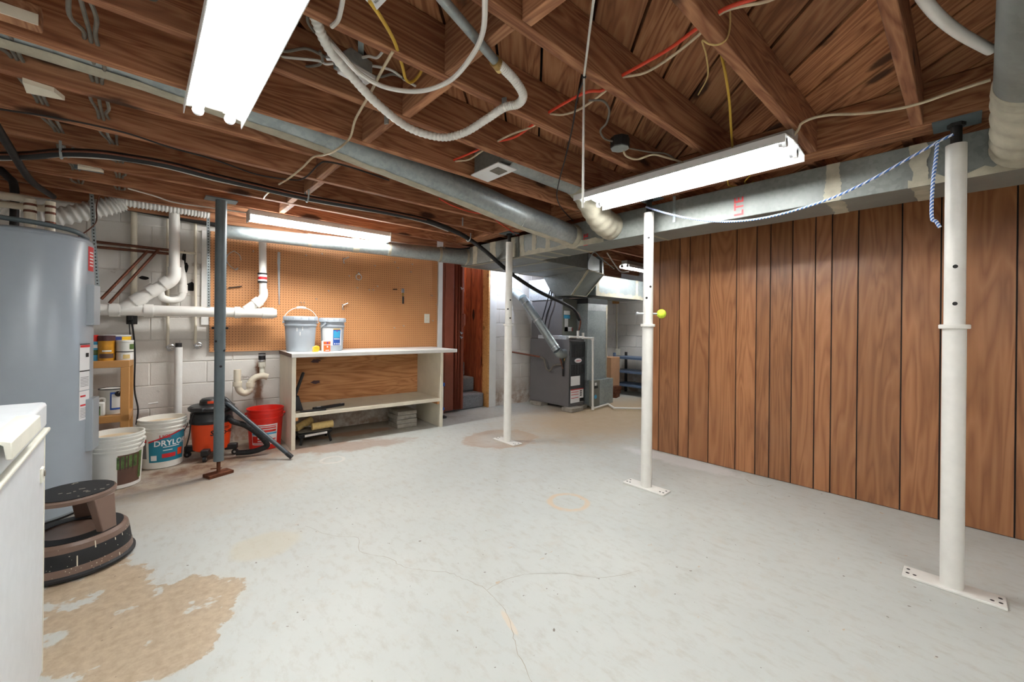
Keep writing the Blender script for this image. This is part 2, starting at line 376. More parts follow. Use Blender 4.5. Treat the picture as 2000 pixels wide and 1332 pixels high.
def m_peg():
    t = NT('brown_pegboard'); p = t.coord(True); x = t.sep(p); n = t.noise(p, 2, 4)
    fx = t.mth('SUBTRACT', t.mth('FRACT', t.mth('DIVIDE', x[0], .0254)), .5); fz = t.mth('SUBTRACT', t.mth('FRACT', t.mth('DIVIDE', x[2], .0254)), .5)
    d = t.mth('SQRT', t.mth('ADD', t.mth('MULTIPLY', fx, fx), t.mth('MULTIPLY', fz, fz)))
    c = t.mix(t.rng(n, .3, .7), lin((196,138,90)), lin((206,150,100)))
    c = t.mix(t.rng(t.noise(p, 14, 4, .7), .68, .74, 0, .5), c, lin((212,172,124)))
    c = t.mix(t.rng(d, .13, .2, 1, 0), c, lin((112,72,44))); return t.out(c, .5, 0, .4)
M['peg'] = m_peg()
# ================================================================ THE SETTING
M['fill_bulb'] = emit('added_bulb_glow', (255,236,214), 190)  # glow of the added stairwell fill bulb
JB, SUB = 2.10, 2.29                         # joist underside, subfloor underside
X0, X1, Y0, Y1 = -1.5, 6.70, -2.3, 4.78
floor = struct(MB().box(X0-.1, X1+.2, Y0-.1, 7.6, -.12, 0).build('floor', M['floor']))
def crack(pts, w):
    p = smooth_path([(a, b, 0) for a, b in pts], 5); b = MB(); v = []
    for i, q in enumerate(p):
        t = (p[min(i+1, len(p)-1)]-p[max(i-1, 0)]).normalized(); s = Vector((-t.y, t.x, 0))*w*random.uniform(.5, 1.2)*.5; j = Vector((random.uniform(-.005,.005), random.uniform(-.005,.005), .0008))
        v += [q+s+j, q-s+j]
    b.add(v, [(2*i, 2*i+1, 2*i+3, 2*i+2) for i in range(len(p)-1)])
    return b.build('crack', M['crack'], floor)
M['crack'] = mk('floor_crack', (158,150,136), .9)
crack([(.717,2.531),(.791,2.314),(.889,2.207),(.841,2.066),(.926,1.912),(.946,1.791),(1.07,1.628),(1.105,1.535),(1.134,1.402),(1.111,1.257),(1.059,1.152),(1.006,1.066),(.957,.953),(.9,.83)], .0024)
crack([(1.134,1.402),(1.303,1.387),(1.47,1.268),(1.598,1.114),(1.77,1.033)], .002)
crack([(PZ(u, v).x, PZ(u, v).y) for u, v in ((1455,935),(1470,945),(1495,950),(1510,948))], .006)
# ---- ceiling: diagonal subfloor planks over joists
ceil_ = struct(MB().box(X0, X1, Y0, 4.78, SUB+.056, SUB+.10).box(X0, 2.95, 4.78, 5.2, SUB+.056, SUB+.10).build('ceiling', M['dark']))
CW = .262
k = -7
c0 = .30
cc = c0-CW*36
while cc < 9:
    # strip between x-y=cc and cc+CW, along (1,1)
    m_ = cc+CW/2; s0 = max(2*X0-m_, 2*Y0+m_); s1 = min(2*X1-m_, 2*Y1+m_)     # s = x+y
    if s1-s0 > .3:
        L = (s1-s0)/math.sqrt(2); w = CW/math.sqrt(2)-random.choice((.010, .011, .013, .014, .024))
        o = MB().box(-L/2, L/2, -w/2, w/2, 0, .05).build('subfloor_plank', M['plank'], bevel=.002)
        o.location = ((s0+s1)/4+m_/2, (s0+s1)/4-m_/2, SUB+random.uniform(0, .003)); o.rotation_euler.z = PI/4; attach(o, ceil_)
    cc += CW
JY = [-2.23,-1.84,-1.45,-1.05,-.66,-.26,.14,.54,.935,1.33,1.72,2.105,2.445,2.85,3.22,3.56,3.93,4.3]
def joist(y, xa, xb):
    o = MB().box(0, xb-xa, 0, .041, 0, SUB-JB).build('joist', M['joist'], bevel=.003); o.location = (xa, y, JB); attach(o, ceil_)
for y in JY:
    joist(y, X0, 2.66); joist(y+.045, 2.80, X1)
joist(4.715, X0, 2.66)
for i in range(len(JY)-1):
    if JY[i] < .1 or abs(JY[i]-2.105) < .01: continue
    xx = .845+(.028 if i % 2 else 0)
    o = MB().box(0, .041, 0, JY[i+1]-JY[i]-.043, 0, SUB-JB-.004).build('blocking', M['block'], bevel=.003); o.location = (xx, JY[i]+.042, JB+.002); attach(o, ceil_)
for xa in (2.66, 2.706, 2.752):
    o = MB().box(0, .045, 0, 6.2, 0, SUB-JB+.005).build('beam_ply', M['beam'], bevel=.003); o.location = (xa, Y0, 2.094); attach(o, ceil_)
# ---- back wall of painted block, with the stair opening left free
wb = struct(bpy.data.objects.new('wall_back', None)); COL.objects.link(wb)
SB = 4.87
def wl(s_, n, z):                            # wall frame: s along the wall, n out of the wall, z up
    return Vector((s_*math.cos(WA)+n*math.sin(WA), SB+s_*math.sin(WA)-n*math.cos(WA), z))
WM = Matrix.Translation((0, SB, 0))@Matrix.Rotation(WA, 4, 'Z')      # local (s, -n, z)
BL, BH, JT = .405, .203, .007
blk = None
STA, STB = 2.99, 3.745                       # stair opening
def block(sa, sb, z0, z1):
    b = MB().box(-(sb-sa-JT)/2, (sb-sa-JT)/2, 0, .12, 0, z1-z0-JT)
    o = b.build('block', M['cmu'], bevel=.004); o.location = wl((sa+sb)/2, random.uniform(-.002, .002), z0); o.rotation_euler.z = WA; attach(o, wb)
row = 0; z = -.01
full = None
while z < SUB:
    z1 = min(z+BH, SUB+.03); s0 = -1.75-(row % 2)*BL/2
    while s0 < 6.8:
        a, b2 = s0, s0+BL; s0 += BL
        segs = []
        if b2 <= STA or a >= STB or z > 2.02: segs = [(a, b2)]
        else:
            if a < STA: segs.append((a, STA))
            if b2 > STB: segs.append((STB, b2))
        for p, q in segs:
            if q-p < .03: continue
            if .55 < p and q < 1.0 and False: continue
            block(p, q, z, z1)
    z += BH; row += 1
o = MB()
o.box(-1.8, STA, .005, .12, 0, SUB+.02, WM); o.box(STB, 6.9, .005, .12, 0, SUB+.02, WM); o.box(STA, STB, .005, .12, 2.02, SUB+.02, WM)
o.build('mortar', M['cmu'], wb)
# ---- panelled partition on the right: vertical grooved boards
wr = struct(bpy.data.objects.new('wall_right', None)); COL.objects.link(wr); wr.location = (3.63, 0, 0)
PXW = 3.63
MB().box(PXW+.004, PXW+.10, Y0, 2.03, 0, SUB+.02).build('backing', M['groove'], wr)
gr = [2.03, 1.94, 1.748, 1.656, 1.484, 1.268, 1.121, 1.024, .879, .738, .642, .498, .281, .107, -.187, -.39, -.53, -.72, -.86, -1.05, -1.21, -1.42, -1.6, -1.78, -2.0, -2.18, -2.3]
for a, b2 in zip(gr, gr[1:]):
    o = MB().box(-.003, .004, -(a-b2)/2+.0035, (a-b2)/2-.0035, .004, SUB).build('panel_board', M['panel'], bevel=.001); o.location = (PXW, (a+b2)/2, 0); attach(o, wr)
# ---- the rest of the shell
wl_ = struct(MB().box(X0-.1, X0, Y0, 5.3, 0, SUB+.03).build('wall_left', M['cmu']))
wf = struct(MB().box(X0-.1, X1, Y0-.1, Y0, 0, SUB+.03).build('wall_front', M['cmu']))
wfar = struct(bpy.data.objects.new('wall_far', None)); COL.objects.link(wfar); wfar.location = (X1-.02, 3.4, 0)
MB().box(X1-.008, X1+.1, Y0, 4.6, 0, SUB+.03).build('mortar', M['white'], wfar)
z = 0; row = 0
while z < 2.2:
    y = 2.4-(row % 2)*.2
    while y < 4.45:
        o = MB().box(0, .06, .0045, BL-.0045, 0, BH-JT).build('block', M['cmu'], bevel=.005); o.location = (X1-.02, y, z); attach(o, wfar); y += BL
    z += BH; row += 1
# ---- stairwell: knotty panelling, carpeted steps, trim
wst = struct(bpy.data.objects.new('wall_stair', None)); COL.objects.link(wst); wst.location = (3.74, 5, 0)
SWX = 3.70
ys = 4.64; i = 0
while ys < 6.9:
    w = (.13, .11, .14, .12)[i % 4]; i += 1
    o = MB().box(0, .02, .002, w-.003, 0, 2.75).build('stair_board', M['cedar'], bevel=.004); o.location = (SWX+(i % 2)*.004, ys, 0); attach(o, wst); ys += w
MB().box(SWX+.02, SWX+.06, 4.66, 6.9, 0, 2.75).build('backing', M['groove'], wst)
MB().box(2.92, 2.96, 4.80, 6.9, 0, 2.75).build('backing', M['doorbrown'], wst)
MB().box(2.92, SWX+.06, 6.9, 6.96, 0, 2.75).build('end_panel', M['cedar'], wst)
MB().box(2.9, SWX+.1, 4.75, 7.0, 2.72, 2.78).build('stair_ceiling', M['white'], wst)
stt = tag(struct(bpy.data.objects.new('stairs', None)), 'grey carpeted stairs climbing between reddish wood panelling', 'stairs'); COL.objects.link(stt); stt.location = (3.35, 4.7, 0)
for i in range(9):
    ya = 4.66+i*.235; b = MB(); zt = .205*(i+1)
    b.box(2.965, SWX-.012, ya, 6.9, zt-.205 if i else 0, zt)
    b.build('step', M['carpet'], stt, bevel=.022)
def trim(n, b, m, bev=.003): return struct(b.build('trim_%d' % n, M[m], bevel=bev))
q = PW(857, 600)
trim(1, MB().box(PW(854,600).x, PW(862,600).x, -.05, .0, .86, 2.02, WM@Matrix.Translation((0, 0, 0))), 'white')
trim(2, MB().box(STB-.015, STB+.10, -.03, .0, 0, 2.03, WM), 'white')
trim(3, MB().box(STB-.04, STB-.016, -.028, .12, 0, 2.03, WM), 'pinelight')
trim(4, MB().box(STA-.035, STA+.02, -.03, .14, 0, 2.03, WM), 'doorbrown')
trim(5, MB().box(.43, .5, -.02, 0, 1.14, 2.03, WM), 'white')

sb = thing('light_bulb', 'added unseen fill bulb high in the stairwell', 'light', (3.4, 5.6, 2.5))  # unseen bulb, added to brighten the stairs
MB().ball((3.4, 5.6, 2.5), .035).build('glass', M['fill_bulb'], sb); MB().cyl((3.4, 5.6, 2.53), (3.4, 5.6, 2.72), .02).build('socket', M['offwhite'], sb)
# ================================================================ LAMPS
def fluorescent(label, c, ang, L, W, zt, glow='tubeglow', group='fluorescent shop lights'):
    t = thing('fluorescent_light', label, 'light', (c[0], c[1], zt), group)
    X = Matrix.Translation((c[0], c[1], zt))@Matrix.Rotation(ang, 4, 'Z')
    MB().box(-L/2, L/2, -.045, .045, -.05, 0, X).build('housing', M['lampgrey'], t, bevel=.003)
    r = MB()
    for s in (-1, 1):
        P = [(-L/2, s*.03, -.052), (-L/2, s*.045, -.044), (-L/2, s*W/2, -.062), (-L/2, s*W/2, -.099), (-L/2, s*W/2-s*.003, -.099), (-L/2, s*W/2-s*.003, -.066)]
        r.prism([X@Vector(q) for q in P], (X.to_3x3()@Vector((L, 0, 0))))
    r.build('reflector', M['lampwhite'], t)
    for s in (-1, 1):
        yy = s*W*.27
        tb = MB().cyl(X@Vector((-L/2+.03, yy, -.074)), X@Vector((L/2-.03, yy, -.074)), .0165, n=14).build('tube', M[glow], t)
        for e in (-1, 1):
            MB().box(e*(L/2-.02)-.008, e*(L/2-.02)+.008, yy-.011, yy+.011, -.078, -.045, X).cyl(X@Vector((e*(L/2-.028), yy, -.078)), X@Vector((e*(L/2-.012), yy, -.078)), .020, n=16).build('lampholder', M['lampwhite'], t)
            MB().cyl(X@Vector((e*(L/2-.045), yy, -.074)), X@Vector((e*(L/2-.028), yy, -.074)), .0172, n=14).build('end_cap', M['chrome'], tb)
    return t
fluorescent('fluorescent shop light nearest the camera, cut by the top edge', (.225, 1.52), PI/2, 1.22, .20, 2.10)
fluorescent('fluorescent shop light hung along the steel duct by the wood panelling', (2.315, 1.165), PI/2, 1.22, .33, 2.10)
def wrap_light(label, c, ang, L, zt):
    t = thing('fluorescent_light', label, 'light', (c[0], c[1], zt), 'fluorescent shop lights'); X = Matrix.Translation((c[0], c[1], zt))@Matrix.Rotation(ang, 4, 'Z')
    MB().box(-L/2, L/2, -.062, .062, -.045, 0, X).build('housing', M['lampgrey'], t, bevel=.004)
    P = [(-L/2+.008, .062*math.cos(a)*1.02, -.046-.042*math.sin(a)**.6) for a in [PI*i/12 for i in range(13)]]
    MB().prism([X@Vector(q) for q in P], X.to_3x3()@Vector((L-.016, 0, 0))).build('diffuser', M['tubebright'], t)
    for e in (-1, 1): MB().box(e*L/2-.006, e*L/2+.006, -.066, .066, -.092, 0, X).build('end_plate', M['lampgrey'], t, bevel=.003)
    for x in (-.5, .42): MB().tube([X@Vector((x, .0, .002)), X@Vector((x+.004, .01, .03)), X@Vector((x-.006, .0, .08))], .003, 6, 3).build('hanger_wire', M['iron'], t)
wrap_light('fluorescent light with white diffuser above the pegboard and workbench', (1.275, 4.0), -.02, 1.22, 2.098)
fluorescent('small distant fluorescent light beyond the middle column', (5.62, 3.22), 0, 1.2, .16, 2.10)
fluorescent('added fill light in shop-light form behind the camera', (1.1, -1.1), 0, 1.22, .20, 2.10)  # unseen lamp added behind the camera to lift the dark ceiling
fluorescent('second added fill light in shop-light form, out of view', (-.7, .2), PI/2, 1.22, .20, 2.10)  # another added lamp outside the view, fill for the ceiling
bb = thing('light_bulb', 'bare glowing bulb near the white wall by the furnace', 'light', (3.9, 4.28, 1.86))
lb = PW(1008, 536, .30)
MB().ball(lb, .032).build('glass', M['bulb'], bb)
MB().cyl(lb+Vector((0, 0, .025)), lb+Vector((0, 0, .07)), .018).build('socket', M['offwhite'], bb)
MB().cyl(lb+Vector((0, 0, .07)), (lb.x, lb.y, SUB), .004, n=6).build('cord', M['whitecab'], bb)
# ================================================================ SUPPORT COLUMNS
def column(label, x, y, mat='steelwhite', collar=1.175, r=.0385, top=1.99, holes=()):
    t = thing('support_column', label, 'column', (x, y, 0), 'steel columns under the beam')
    p = MB().box(x-.055, x+.055, y-.16, y+.16, 0, .012).build('base_plate', M[mat], t, bevel=.003)
    for a in (-1, 1):
        for dx in (-.022, .022):
            for dy in (.118, .142):
                if dy == .118 and dx > 0: continue
                MB().cyl((x+dx, y+a*dy, .0115), (x+dx, y+a*dy, .0128), .007, n=8).build('bolt_hole', M['iron'], p)
    MB().cyl((x, y, .012), (x, y, collar), r, n=28).build('lower_tube', M[mat], t)
    MB().cyl((x, y, collar-.012), (x, y, collar+.008), r+.012, n=28).build('collar', M[mat], t, bevel=.004)
    ut = MB().cyl((x, y, collar), (x, y, top), r-.004, n=28).build('upper_tube', M[mat], t)
    d = Vector((-x, -y, 0)).normalized()
    for z, a in holes:
        e = Matrix.Rotation(a, 3, 'Z')@d
        MB().cyl(Vector((x, y, z))+e*(r-.012), Vector((x, y, z))+e*(r-.0035), .0085, n=12).build('pin_hole', M['iron'], ut)
    MB().cyl((x, y, top), (x, y, 2.085), .019, n=14).build('jack_screw', M['iron'], t)
    MB().cyl((x, y, 2.07), (x, y, 2.085), .03, n=6).build('screw_head', M['iron'], t)
    MB().box(x-.07, x+.07, y-.075, y+.075, 2.085, 2.093).build('top_plate', M['steelgray'], t)
    return t
column('white steel column at far right beside the blue rope', 2.715, .037, holes=((1.44, .03), (1.275, .03)))
column('white steel column with a yellow-green tennis ball on its pin', 2.725, 1.547, holes=((1.80, 0), (1.45, .45), (1.37, -.3)), top=1.985)
column('farthest white steel column, standing in front of the furnace wall', 2.745, 3.085, holes=((1.42, .5), (1.33, -.2), (1.24, .5)), top=2.0)
def grey_post():
    x, y = .456, 3.818
    t = thing('support_column', 'grey steel post with rusty foot beside the orange vacuum', 'column', (x, y, 0), 'steel columns under the beam')
    MB().cbox((x, y, .012), (.17, .10, .024), .35).build('base_plate', M['rust'], t, bevel=.004)
    MB().cyl((x, y, .024), (x, y, .115), .013, n=12).build('jack_screw', M['rust'], t)
    MB().cyl((x-.05, y-.01, .06), (x+.02, y, .05), .004, n=6).build('turning_pin', M['rust'], t)
    MB().cyl((x, y, .11), (x, y, .98), .034, n=24).build('lower_tube', M['steelgray'], t)
    MB().cyl((x, y, .95), (x, y, JB-.008), .037, n=24).build('upper_tube', M['steelgray'], t)
    for z, a in ((1.12, 1.5), (1.12, -1.5), (.83, .2), (.95, .9), (1.02, -.7)):
        d = Matrix.Rotation(a, 3, 'Z')@Vector((-x, -y, 0)).normalized()
        MB().cyl(Vector((x, y, z))+d*.02, Vector((x, y, z))+d*(.052 if abs(a) > 1.2 else .0385), .009, n=8).build('bolt', M['iron'], t)
    MB().box(x-.10, x+.10, y-.06, y+.06, JB-.009, JB-.001).build('top_plate', M['steelgray'], t)
grey_post()
def ball_pin():
    x, y, z = 2.725, 1.547, 1.258
    a = Vector((x, y, z)); d = RT
    t = thing('steel_pin', 'steel pin pushed through the middle white column', 'pin', a)
    MB().cyl(a-d*.075, a+d*.085, .007, n=10).build('shank', M['chrome'], t); MB().cyl(a-d*.085, a-d*.072, .012, n=10).build('head', M['chrome'], t)
    b = MB().ball(a+d*.098, .033, 24); tag(b.build('tennis_ball', M['tennis']), 'yellow-green tennis ball stuck on a steel pin', 'ball')
ball_pin()
# ================================================================ DUCTWORK
def jag_band(b, x0, x1, y0, y1, z0, z1, at, w, axis='Y', t=.0025, sides='fbd'):
    # brushed sealant band round a rectangular duct, ragged edges, standing proud
    def strip(P):                       # P(s, e): s along band 0..1, e -1/1 edge
        n = 22; v = []; j = k2 = w*.5
        for i in range(n+1):
            j = min(w*.64, max(w*.36, j+w*random.uniform(-.09, .09))); k2 = min(w*.64, max(w*.36, k2+w*random.uniform(-.09, .09)))
            v += [P(i/n, -j), P(i/n, k2)]
        b.add(v, [(2*i, 2*i+1, 2*i+3, 2*i+2) for i in range(n)])
    if axis == 'Y':
        strip(lambda s, e: (x0-t, at+e, z0+(z1-z0)*s)); strip(lambda s, e: (x0+(x1-x0)*s, at+e, z0-t))
    else:
        strip(lambda s, e: (at+e, y0-t, z0+(z1-z0)*s)); strip(lambda s, e: (at+e, y0+(y1-y0)*s, z0-t))
def run(label):
    return thing('trunk_duct', label, 'duct', (2.97, 1.0, 1.86))
td = run('long rectangular steel trunk duct running above the wood panelling')
TX0, TX1, TZ0, TZ1 = 2.815, 3.13, 1.858, 2.065
ysg = [-2.28, -1.0, .50, 1.60, 2.35, 3.02]
for a, b2 in zip(ysg, ysg[1:]):
    MB().box(TX0, TX1, a+.001, b2-.001, TZ0, TZ1).build('duct_section', M['galvdull'], td, bevel=.004)
mb = MB()
for y, w in ((.50, .075), (.16, .06), (1.60, .03), (2.35, .05), (2.62, .05), (2.80, .05), (2.97, .06)): jag_band(mb, TX0, TX1, 0, 0, TZ0, TZ1, y, w)
for a, b2, w in ((-.4, .2, .04), (2.0, 3.0, .05)):
    v = []
    for i in range(25):
        y = a+(b2-a)*i/24; v += [(TX0-.0036, y, TZ0-.002), (TX0-.0036, y, TZ0+w*random.uniform(.5, 1.1))]
    mb.add(v, [(2*i, 2*i+1, 2*i+3, 2*i+2) for i in range(24)])
mb.split('mastic_seal', M['mastic'], td)
hs = MB().bar((TX0-.006, 1.40, 2.094), (TX0-.006, 1.40, TZ0+.05), .02, .002, (1, 0, 0)); hs.build('hanger_strap', M['galv'], td)
# red stamped marks on the duct side
def text_mesh(txt, size):
    cu = bpy.data.curves.new('t', 'FONT'); cu.body = txt; cu.size = size; cu.align_x = 'CENTER'; cu.resolution_u = 2; cu.offset = size*.022
    ob = bpy.data.objects.new('t', cu); COL.objects.link(ob); dg = bpy.context.evaluated_depsgraph_get(); me = bpy.data.meshes.new_from_object(ob.evaluated_get(dg))
    v = [tuple(q.co) for q in me.vertices]; f = [tuple(p.vertices) for p in me.polygons]
    bpy.data.objects.remove(ob); bpy.data.curves.remove(cu); bpy.data.meshes.remove(me); return v, f
def flat_text(txt, size, org, ex, ey, mat, name, parent, bold=0):
    v, f = text_mesh(txt, size); org, ex, ey = Vector(org), Vector(ex), Vector(ey); b = MB()
    b.add([org+ex*p[0]+ey*p[1] for p in v], f)
    return b.build(name, M[mat], parent)
def cyl_text(txt, size, c, rf, ang, z, mat, name, parent, off=.002, sx=1.0):
    v, f = text_mesh(txt, size); b = MB(); P = []
    for x, y, _ in v:
        zz = z+y; R = rf(zz)+off; a = ang+x*sx/R; P.append((c[0]+R*math.cos(a), c[1]+R*math.sin(a), c[2]+zz))
    b.add(P, f); return b.build(name, M[mat], parent)
flat_text('LTE', .075, (TX0-.003, .95, 1.93), (0, 0, 1), (0, 1, 0), 'labelred', 'stamp', td)
flat_text('LTE', .065, (TX0-.003, 2.16, 1.90), (0, 0, 1), (0, 1, 0), 'labelred', 'stamp', td)
# wide flat branch from the trunk to the furnace plenum
fb = thing('branch_duct', 'wide flat sheet-metal duct joining the trunk to the furnace plenum', 'duct', (3.5, 3.5, 1.86))
b = MB(); b.prism([(2.815, 3.025, 1.86), (2.815, 4.02, 1.86), (4.38, 4.02, 1.86), (4.38, 3.62, 1.86), (3.98, 3.06, 1.86), (3.2, 3.025, 1.86)], (0, 0, .205)); b.build('duct_body', M['galvdull'], fb, bevel=.004)
mb = MB()
jag_band(mb, 2.815, 2.815, 0, 0, 1.86, 2.065, 3.10, .07); jag_band(mb, 2.815, 2.815, 0, 0, 1.86, 2.065, 3.42, .10); jag_band(mb, 2.815, 2.815, 0, 0, 1.86, 2.065, 3.75, .08)
for x, w in ((2.86, .05), (3.25, .05), (3.72, .04), (4.2, .05)):
    v = []
    for i in range(21):
        y = 3.03+i*.0495; v += [(x-w*random.uniform(.35, .6), y, 1.8575), (x+w*random.uniform(.35, .6), y, 1.8575)]
    mb.add(v, [(2*i, 2*i+1, 2*i+3, 2*i+2) for i in range(20)])
v = []
for i in range(25):
    x = 2.82+i*.065; v += [(x, 4.02, 1.8572), (x, 4.02-.05*random.uniform(.5, 1.3), 1.8572)]
mb.add(v, [(2*i, 2*i+1, 2*i+3, 2*i+2) for i in range(24)])
mb.split('mastic_seal', M['mastic'], fb)
# offset transition down into the coil cabinet, with a round riser
b = MB(); lo = [(4.42, 3.66, 1.60), (4.74, 3.66, 1.60), (4.74, 4.0, 1.60), (4.42, 4.0, 1.60)]; hi = [(4.05, 3.1, 1.859), (4.82, 3.42, 1.90), (4.82, 4.0, 1.90), (4.2, 4.0, 1.859)]
b.hexa(lo+hi); b.build('transition', M['galvdull'], fb, bevel=.004)
b = MB(); b.hexa([(4.05, 3.1, 1.859), (4.82, 3.42, 1.90), (4.82, 4.0, 1.90), (4.2, 4.0, 1.859), (4.05, 3.1, 2.07), (4.82, 3.42, 2.07), (4.82, 4.0, 2.07), (4.2, 4.0, 2.07)]); b.build('transition_top', M['galvdull'], fb, bevel=.004)
q = PY(1171, 515, 3.36); MB().cyl((q.x, 3.36, 1.90), (q.x, 3.36, 2.2), .05, n=18).build('riser', M['galv'], fb)
mb = MB()
for a, b2 in ((lo[0], hi[0]), (lo[1], hi[1]), (hi[0], hi[1]), (lo[0], lo[1])): mb.bar(Vector(a)+Vector((0, -.003, 0)), Vector(b2)+Vector((0, -.003, 0)), .03, .006)
mb.split('mastic_seam', M['mastic'], fb)
# round pipe along the pegboard, growing towards the trunk
wp = thing('round_duct', 'round galvanised pipe running above the pegboard', 'duct', (.6, 4.3, 1.94), 'round branch ducts')
pa, pb = Vector((.52, 4.34, 1.955)), Vector((2.83, 3.93, 1.962))
cuts = [(0, .30, .058), (.30, .62, .066), (.62, .86, .074), (.86, 1.0, .088)]
for a, b2, r in cuts:
    MB().cyl(pa.lerp(pb, a), pa.lerp(pb, b2), r, r+.004, n=24).build('pipe_section', M['galv'], wp)
    MB().cyl(pa.lerp(pb, b2-.012), pa.lerp(pb, min(1, b2+.012)), r+.008, n=24).build('tape_band', M['mastic'], wp)
MB().cyl(pa.lerp(pb, .46), pa.lerp(pb, .485), .0725, n=24).build('tape_band', M['mastic'], wp)
# long branch falling towards the trunk
ld = thing('round_duct', 'long round steel duct sloping from upper left to the trunk duct', 'duct', (1.0, 2.28, 2.1), 'round branch ducts')
P = [(-1.4, 2.295, 2.235), (.0, 2.295, 2.215), (.7, 2.295, 2.165), (1.5, 2.30, 2.085), (2.15, 2.31, 2.005), (2.76, 2.32, 1.955)]
for i in range(5): MB().cyl(P[i], P[i+1], .092 if i > 0 else .088, n=28).build('pipe_section', M['galv'], ld)
sm = MB()
v = []
for i in range(61):
    t_ = i/60*5; j = min(4, int(t_)); q = Vector(P[j]).lerp(Vector(P[j+1]), t_-j)
    lo_ = -2.0+random.uniform(-.06, .06)
    for k in range(7): a2 = lo_+(-1.2-lo_)*k/6; v.append(q+Vector((0, math.cos(a2)*.0942, math.sin(a2)*.0942)))
sm.add(v, [(7*i+k, 7*i+k+1, 7*i+k+8, 7*i+k+7) for i in range(60) for k in range(6)], True); sm.build('mastic_seam', M['mastic'], ld)
MB().tube([P[5], (2.80, 2.32, 1.953), (2.83, 2.33, 1.95)], lambda t: .094+.012*t, 24, 4).build('collar', M['mastic'], ld)
sd = thing('round_duct', 'short round duct with taped elbow entering the trunk duct', 'duct', (2.3, 1.76, 2.05), 'round branch ducts')
MB().cyl((1.66, 1.90, 2.205), (2.34, 1.90, 2.19), .082, n=24).build('pipe_section', M['galv'], sd)
MB().tube([(2.32, 1.90, 2.19), (2.42, 1.90, 2.15), (2.55, 1.90, 2.05), (2.68, 1.915, 1.985), (2.83, 1.93, 1.965)], lambda t: .084+.003*math.sin(t*55)+.022*t, 28, 10).build('elbow', M['mastic'], sd)
bd = thing('round_duct', 'large round grey duct at the upper right corner', 'duct', (2.2, -.13, 2.0), 'round branch ducts')
MB().cyl((.2, -.118, 2.155), (2.40, -.155, 2.075), .095, n=32).build('pipe_section', M['galvdull'], bd)
MB().tube([(2.38, -.155, 2.076), (2.50, -.157, 2.06), (2.68, -.165, 2.0), (2.83, -.17, 1.965)], lambda t: .0965+.004*math.sin(t*40)+.012*t, 28, 10).build('elbow', M['mastic'], bd)
# ================================================================ PEGBOARD AND ITS HOOKS
pg = MB().box(PW(410, 600, .012).x, PW(854, 600, .012).x, -.03, -.022, .885, 2.03, WM).build('pegboard', M['peg'])
tag(pg, 'large brown pegboard on the block wall above the workbench', 'pegboard')
pn = .034
def peg_hook(u, v, kind='hook', lab=None):
    p = PW(u, v, pn); b = MB()
    if kind == 'hook': b.tube([p+Vector((0, .006, .01)), p+Vector((0, -.012, .008)), p+Vector((0, -.03, -.004)), p+Vector((0, -.034, .012))], .0028, 6, 3)
    else:
        b.tube([p+Vector((0, .006, .015)), p+Vector((-.005, -.03, .005)), p+Vector((-.01, -.035, -.03)), p+Vector((.0, -.03, -.045))], .006, 8, 3); b.tube([p+Vector((0, -.02, .005)), p+Vector((.05, -.03, .03))], .006, 8, 0)
    return tag(b.build('peg_hook', M['chrome']), lab or 'small metal peg hook in the brown pegboard', 'hook', 'peg hooks on the pegboard')
for u, v, lab in ((494,492,'peg hook left of the white riser pipe on the pegboard'), (597,500,'high peg hook right of the long thin metal blade'), (628,497,'peg hook just left of the upper white bent hook'), (681,540,'peg hook immediately left of the round hose clamp'), (731,520,'peg hook to the upper right of the round hose clamp'),
                  (770,513,'high peg hook well above the small pliers'), (776,524,'lower of two peg hooks above the small pliers'), (801,532,'peg hook to the upper right of the small pliers'), (804,517,'highest peg hook near the pegboard right end'), (697,563,'peg hook directly below the round hose clamp'),
                  (720,567,'left of two touching peg hooks below right of the clamp'), (728,567,'right of two touching peg hooks below right of the clamp'), (736,560,'single peg hook just above the touching pair of hooks'), (641,569,'peg hook above the blue-label bucket'), (617,585,'peg hook just right of the raised bucket handle'),
                  (587,592,'left of two peg hooks inside the raised bucket handle'), (593,592,'right of two peg hooks inside the raised bucket handle'), (769,641,'left of two low peg hooks before the outlet plate'), (787,637,'right of two low peg hooks before the outlet plate'), (842,578,'peg hook above the ivory outlet plate'), (844,627,'peg hook touching the ivory outlet plate right side'), (852,596,'peg hook at the very right edge of the pegboard')):
    peg_hook(u, v, 'hook', lab)
peg_hook(671, 507, 'arm', 'white bent peg hook below the round duct'); peg_hook(669, 597, 'arm', 'white bent peg hook right above the grey buckets')
# wire coil, pin, blade, ring, plier tool
p = PW(457, 505, pn+.01)
b = MB().tube([PW(u, v, pn+.008) for u, v in ((457,490),(446,497),(443,508),(450,520),(462,527),(465,523))]+[PW(459, 528, pn+.008)], .0035, 8, 5); b.tube([PW(u, v, pn+.008) for u, v in ((457,490),(468,498),(471,508))], .0035, 8, 5)
tag(b.build('wire_hanger', M['chrome']), 'curled wire hanging on the pegboard left side', 'wire')
tag(MB().bar(PW(446, 562, pn+.012), PW(473, 559, pn+.012), .008, .008).build('steel_rod', M['iron']), 'short dark rod stuck in the pegboard', 'rod')
b = MB(); a0, a1 = PW(545, 492, pn+.006), PW(545, 595, pn+.006); b.hexa([a0+Vector(q) for q in ((-.014,-.002,-.12),(.014,-.002,-.12),(.014,.001,-.12),(-.014,.001,-.12),(-.012,-.002,0),(.012,-.002,0),(.012,.001,0),(-.012,.001,0))]); b.hexa([a1+Vector(q) for q in ((-.001,-.002,0),(.006,-.002,0),(.006,.001,0),(-.001,.001,0))]+[a0+Vector(q) for q in ((-.012,-.002,-.12),(.012,-.002,-.12),(.012,.001,-.12),(-.012,.001,-.12))])
tag(b.build('saw_blade', M['chrome']), 'long thin metal blade hanging on the pegboard', 'blade')
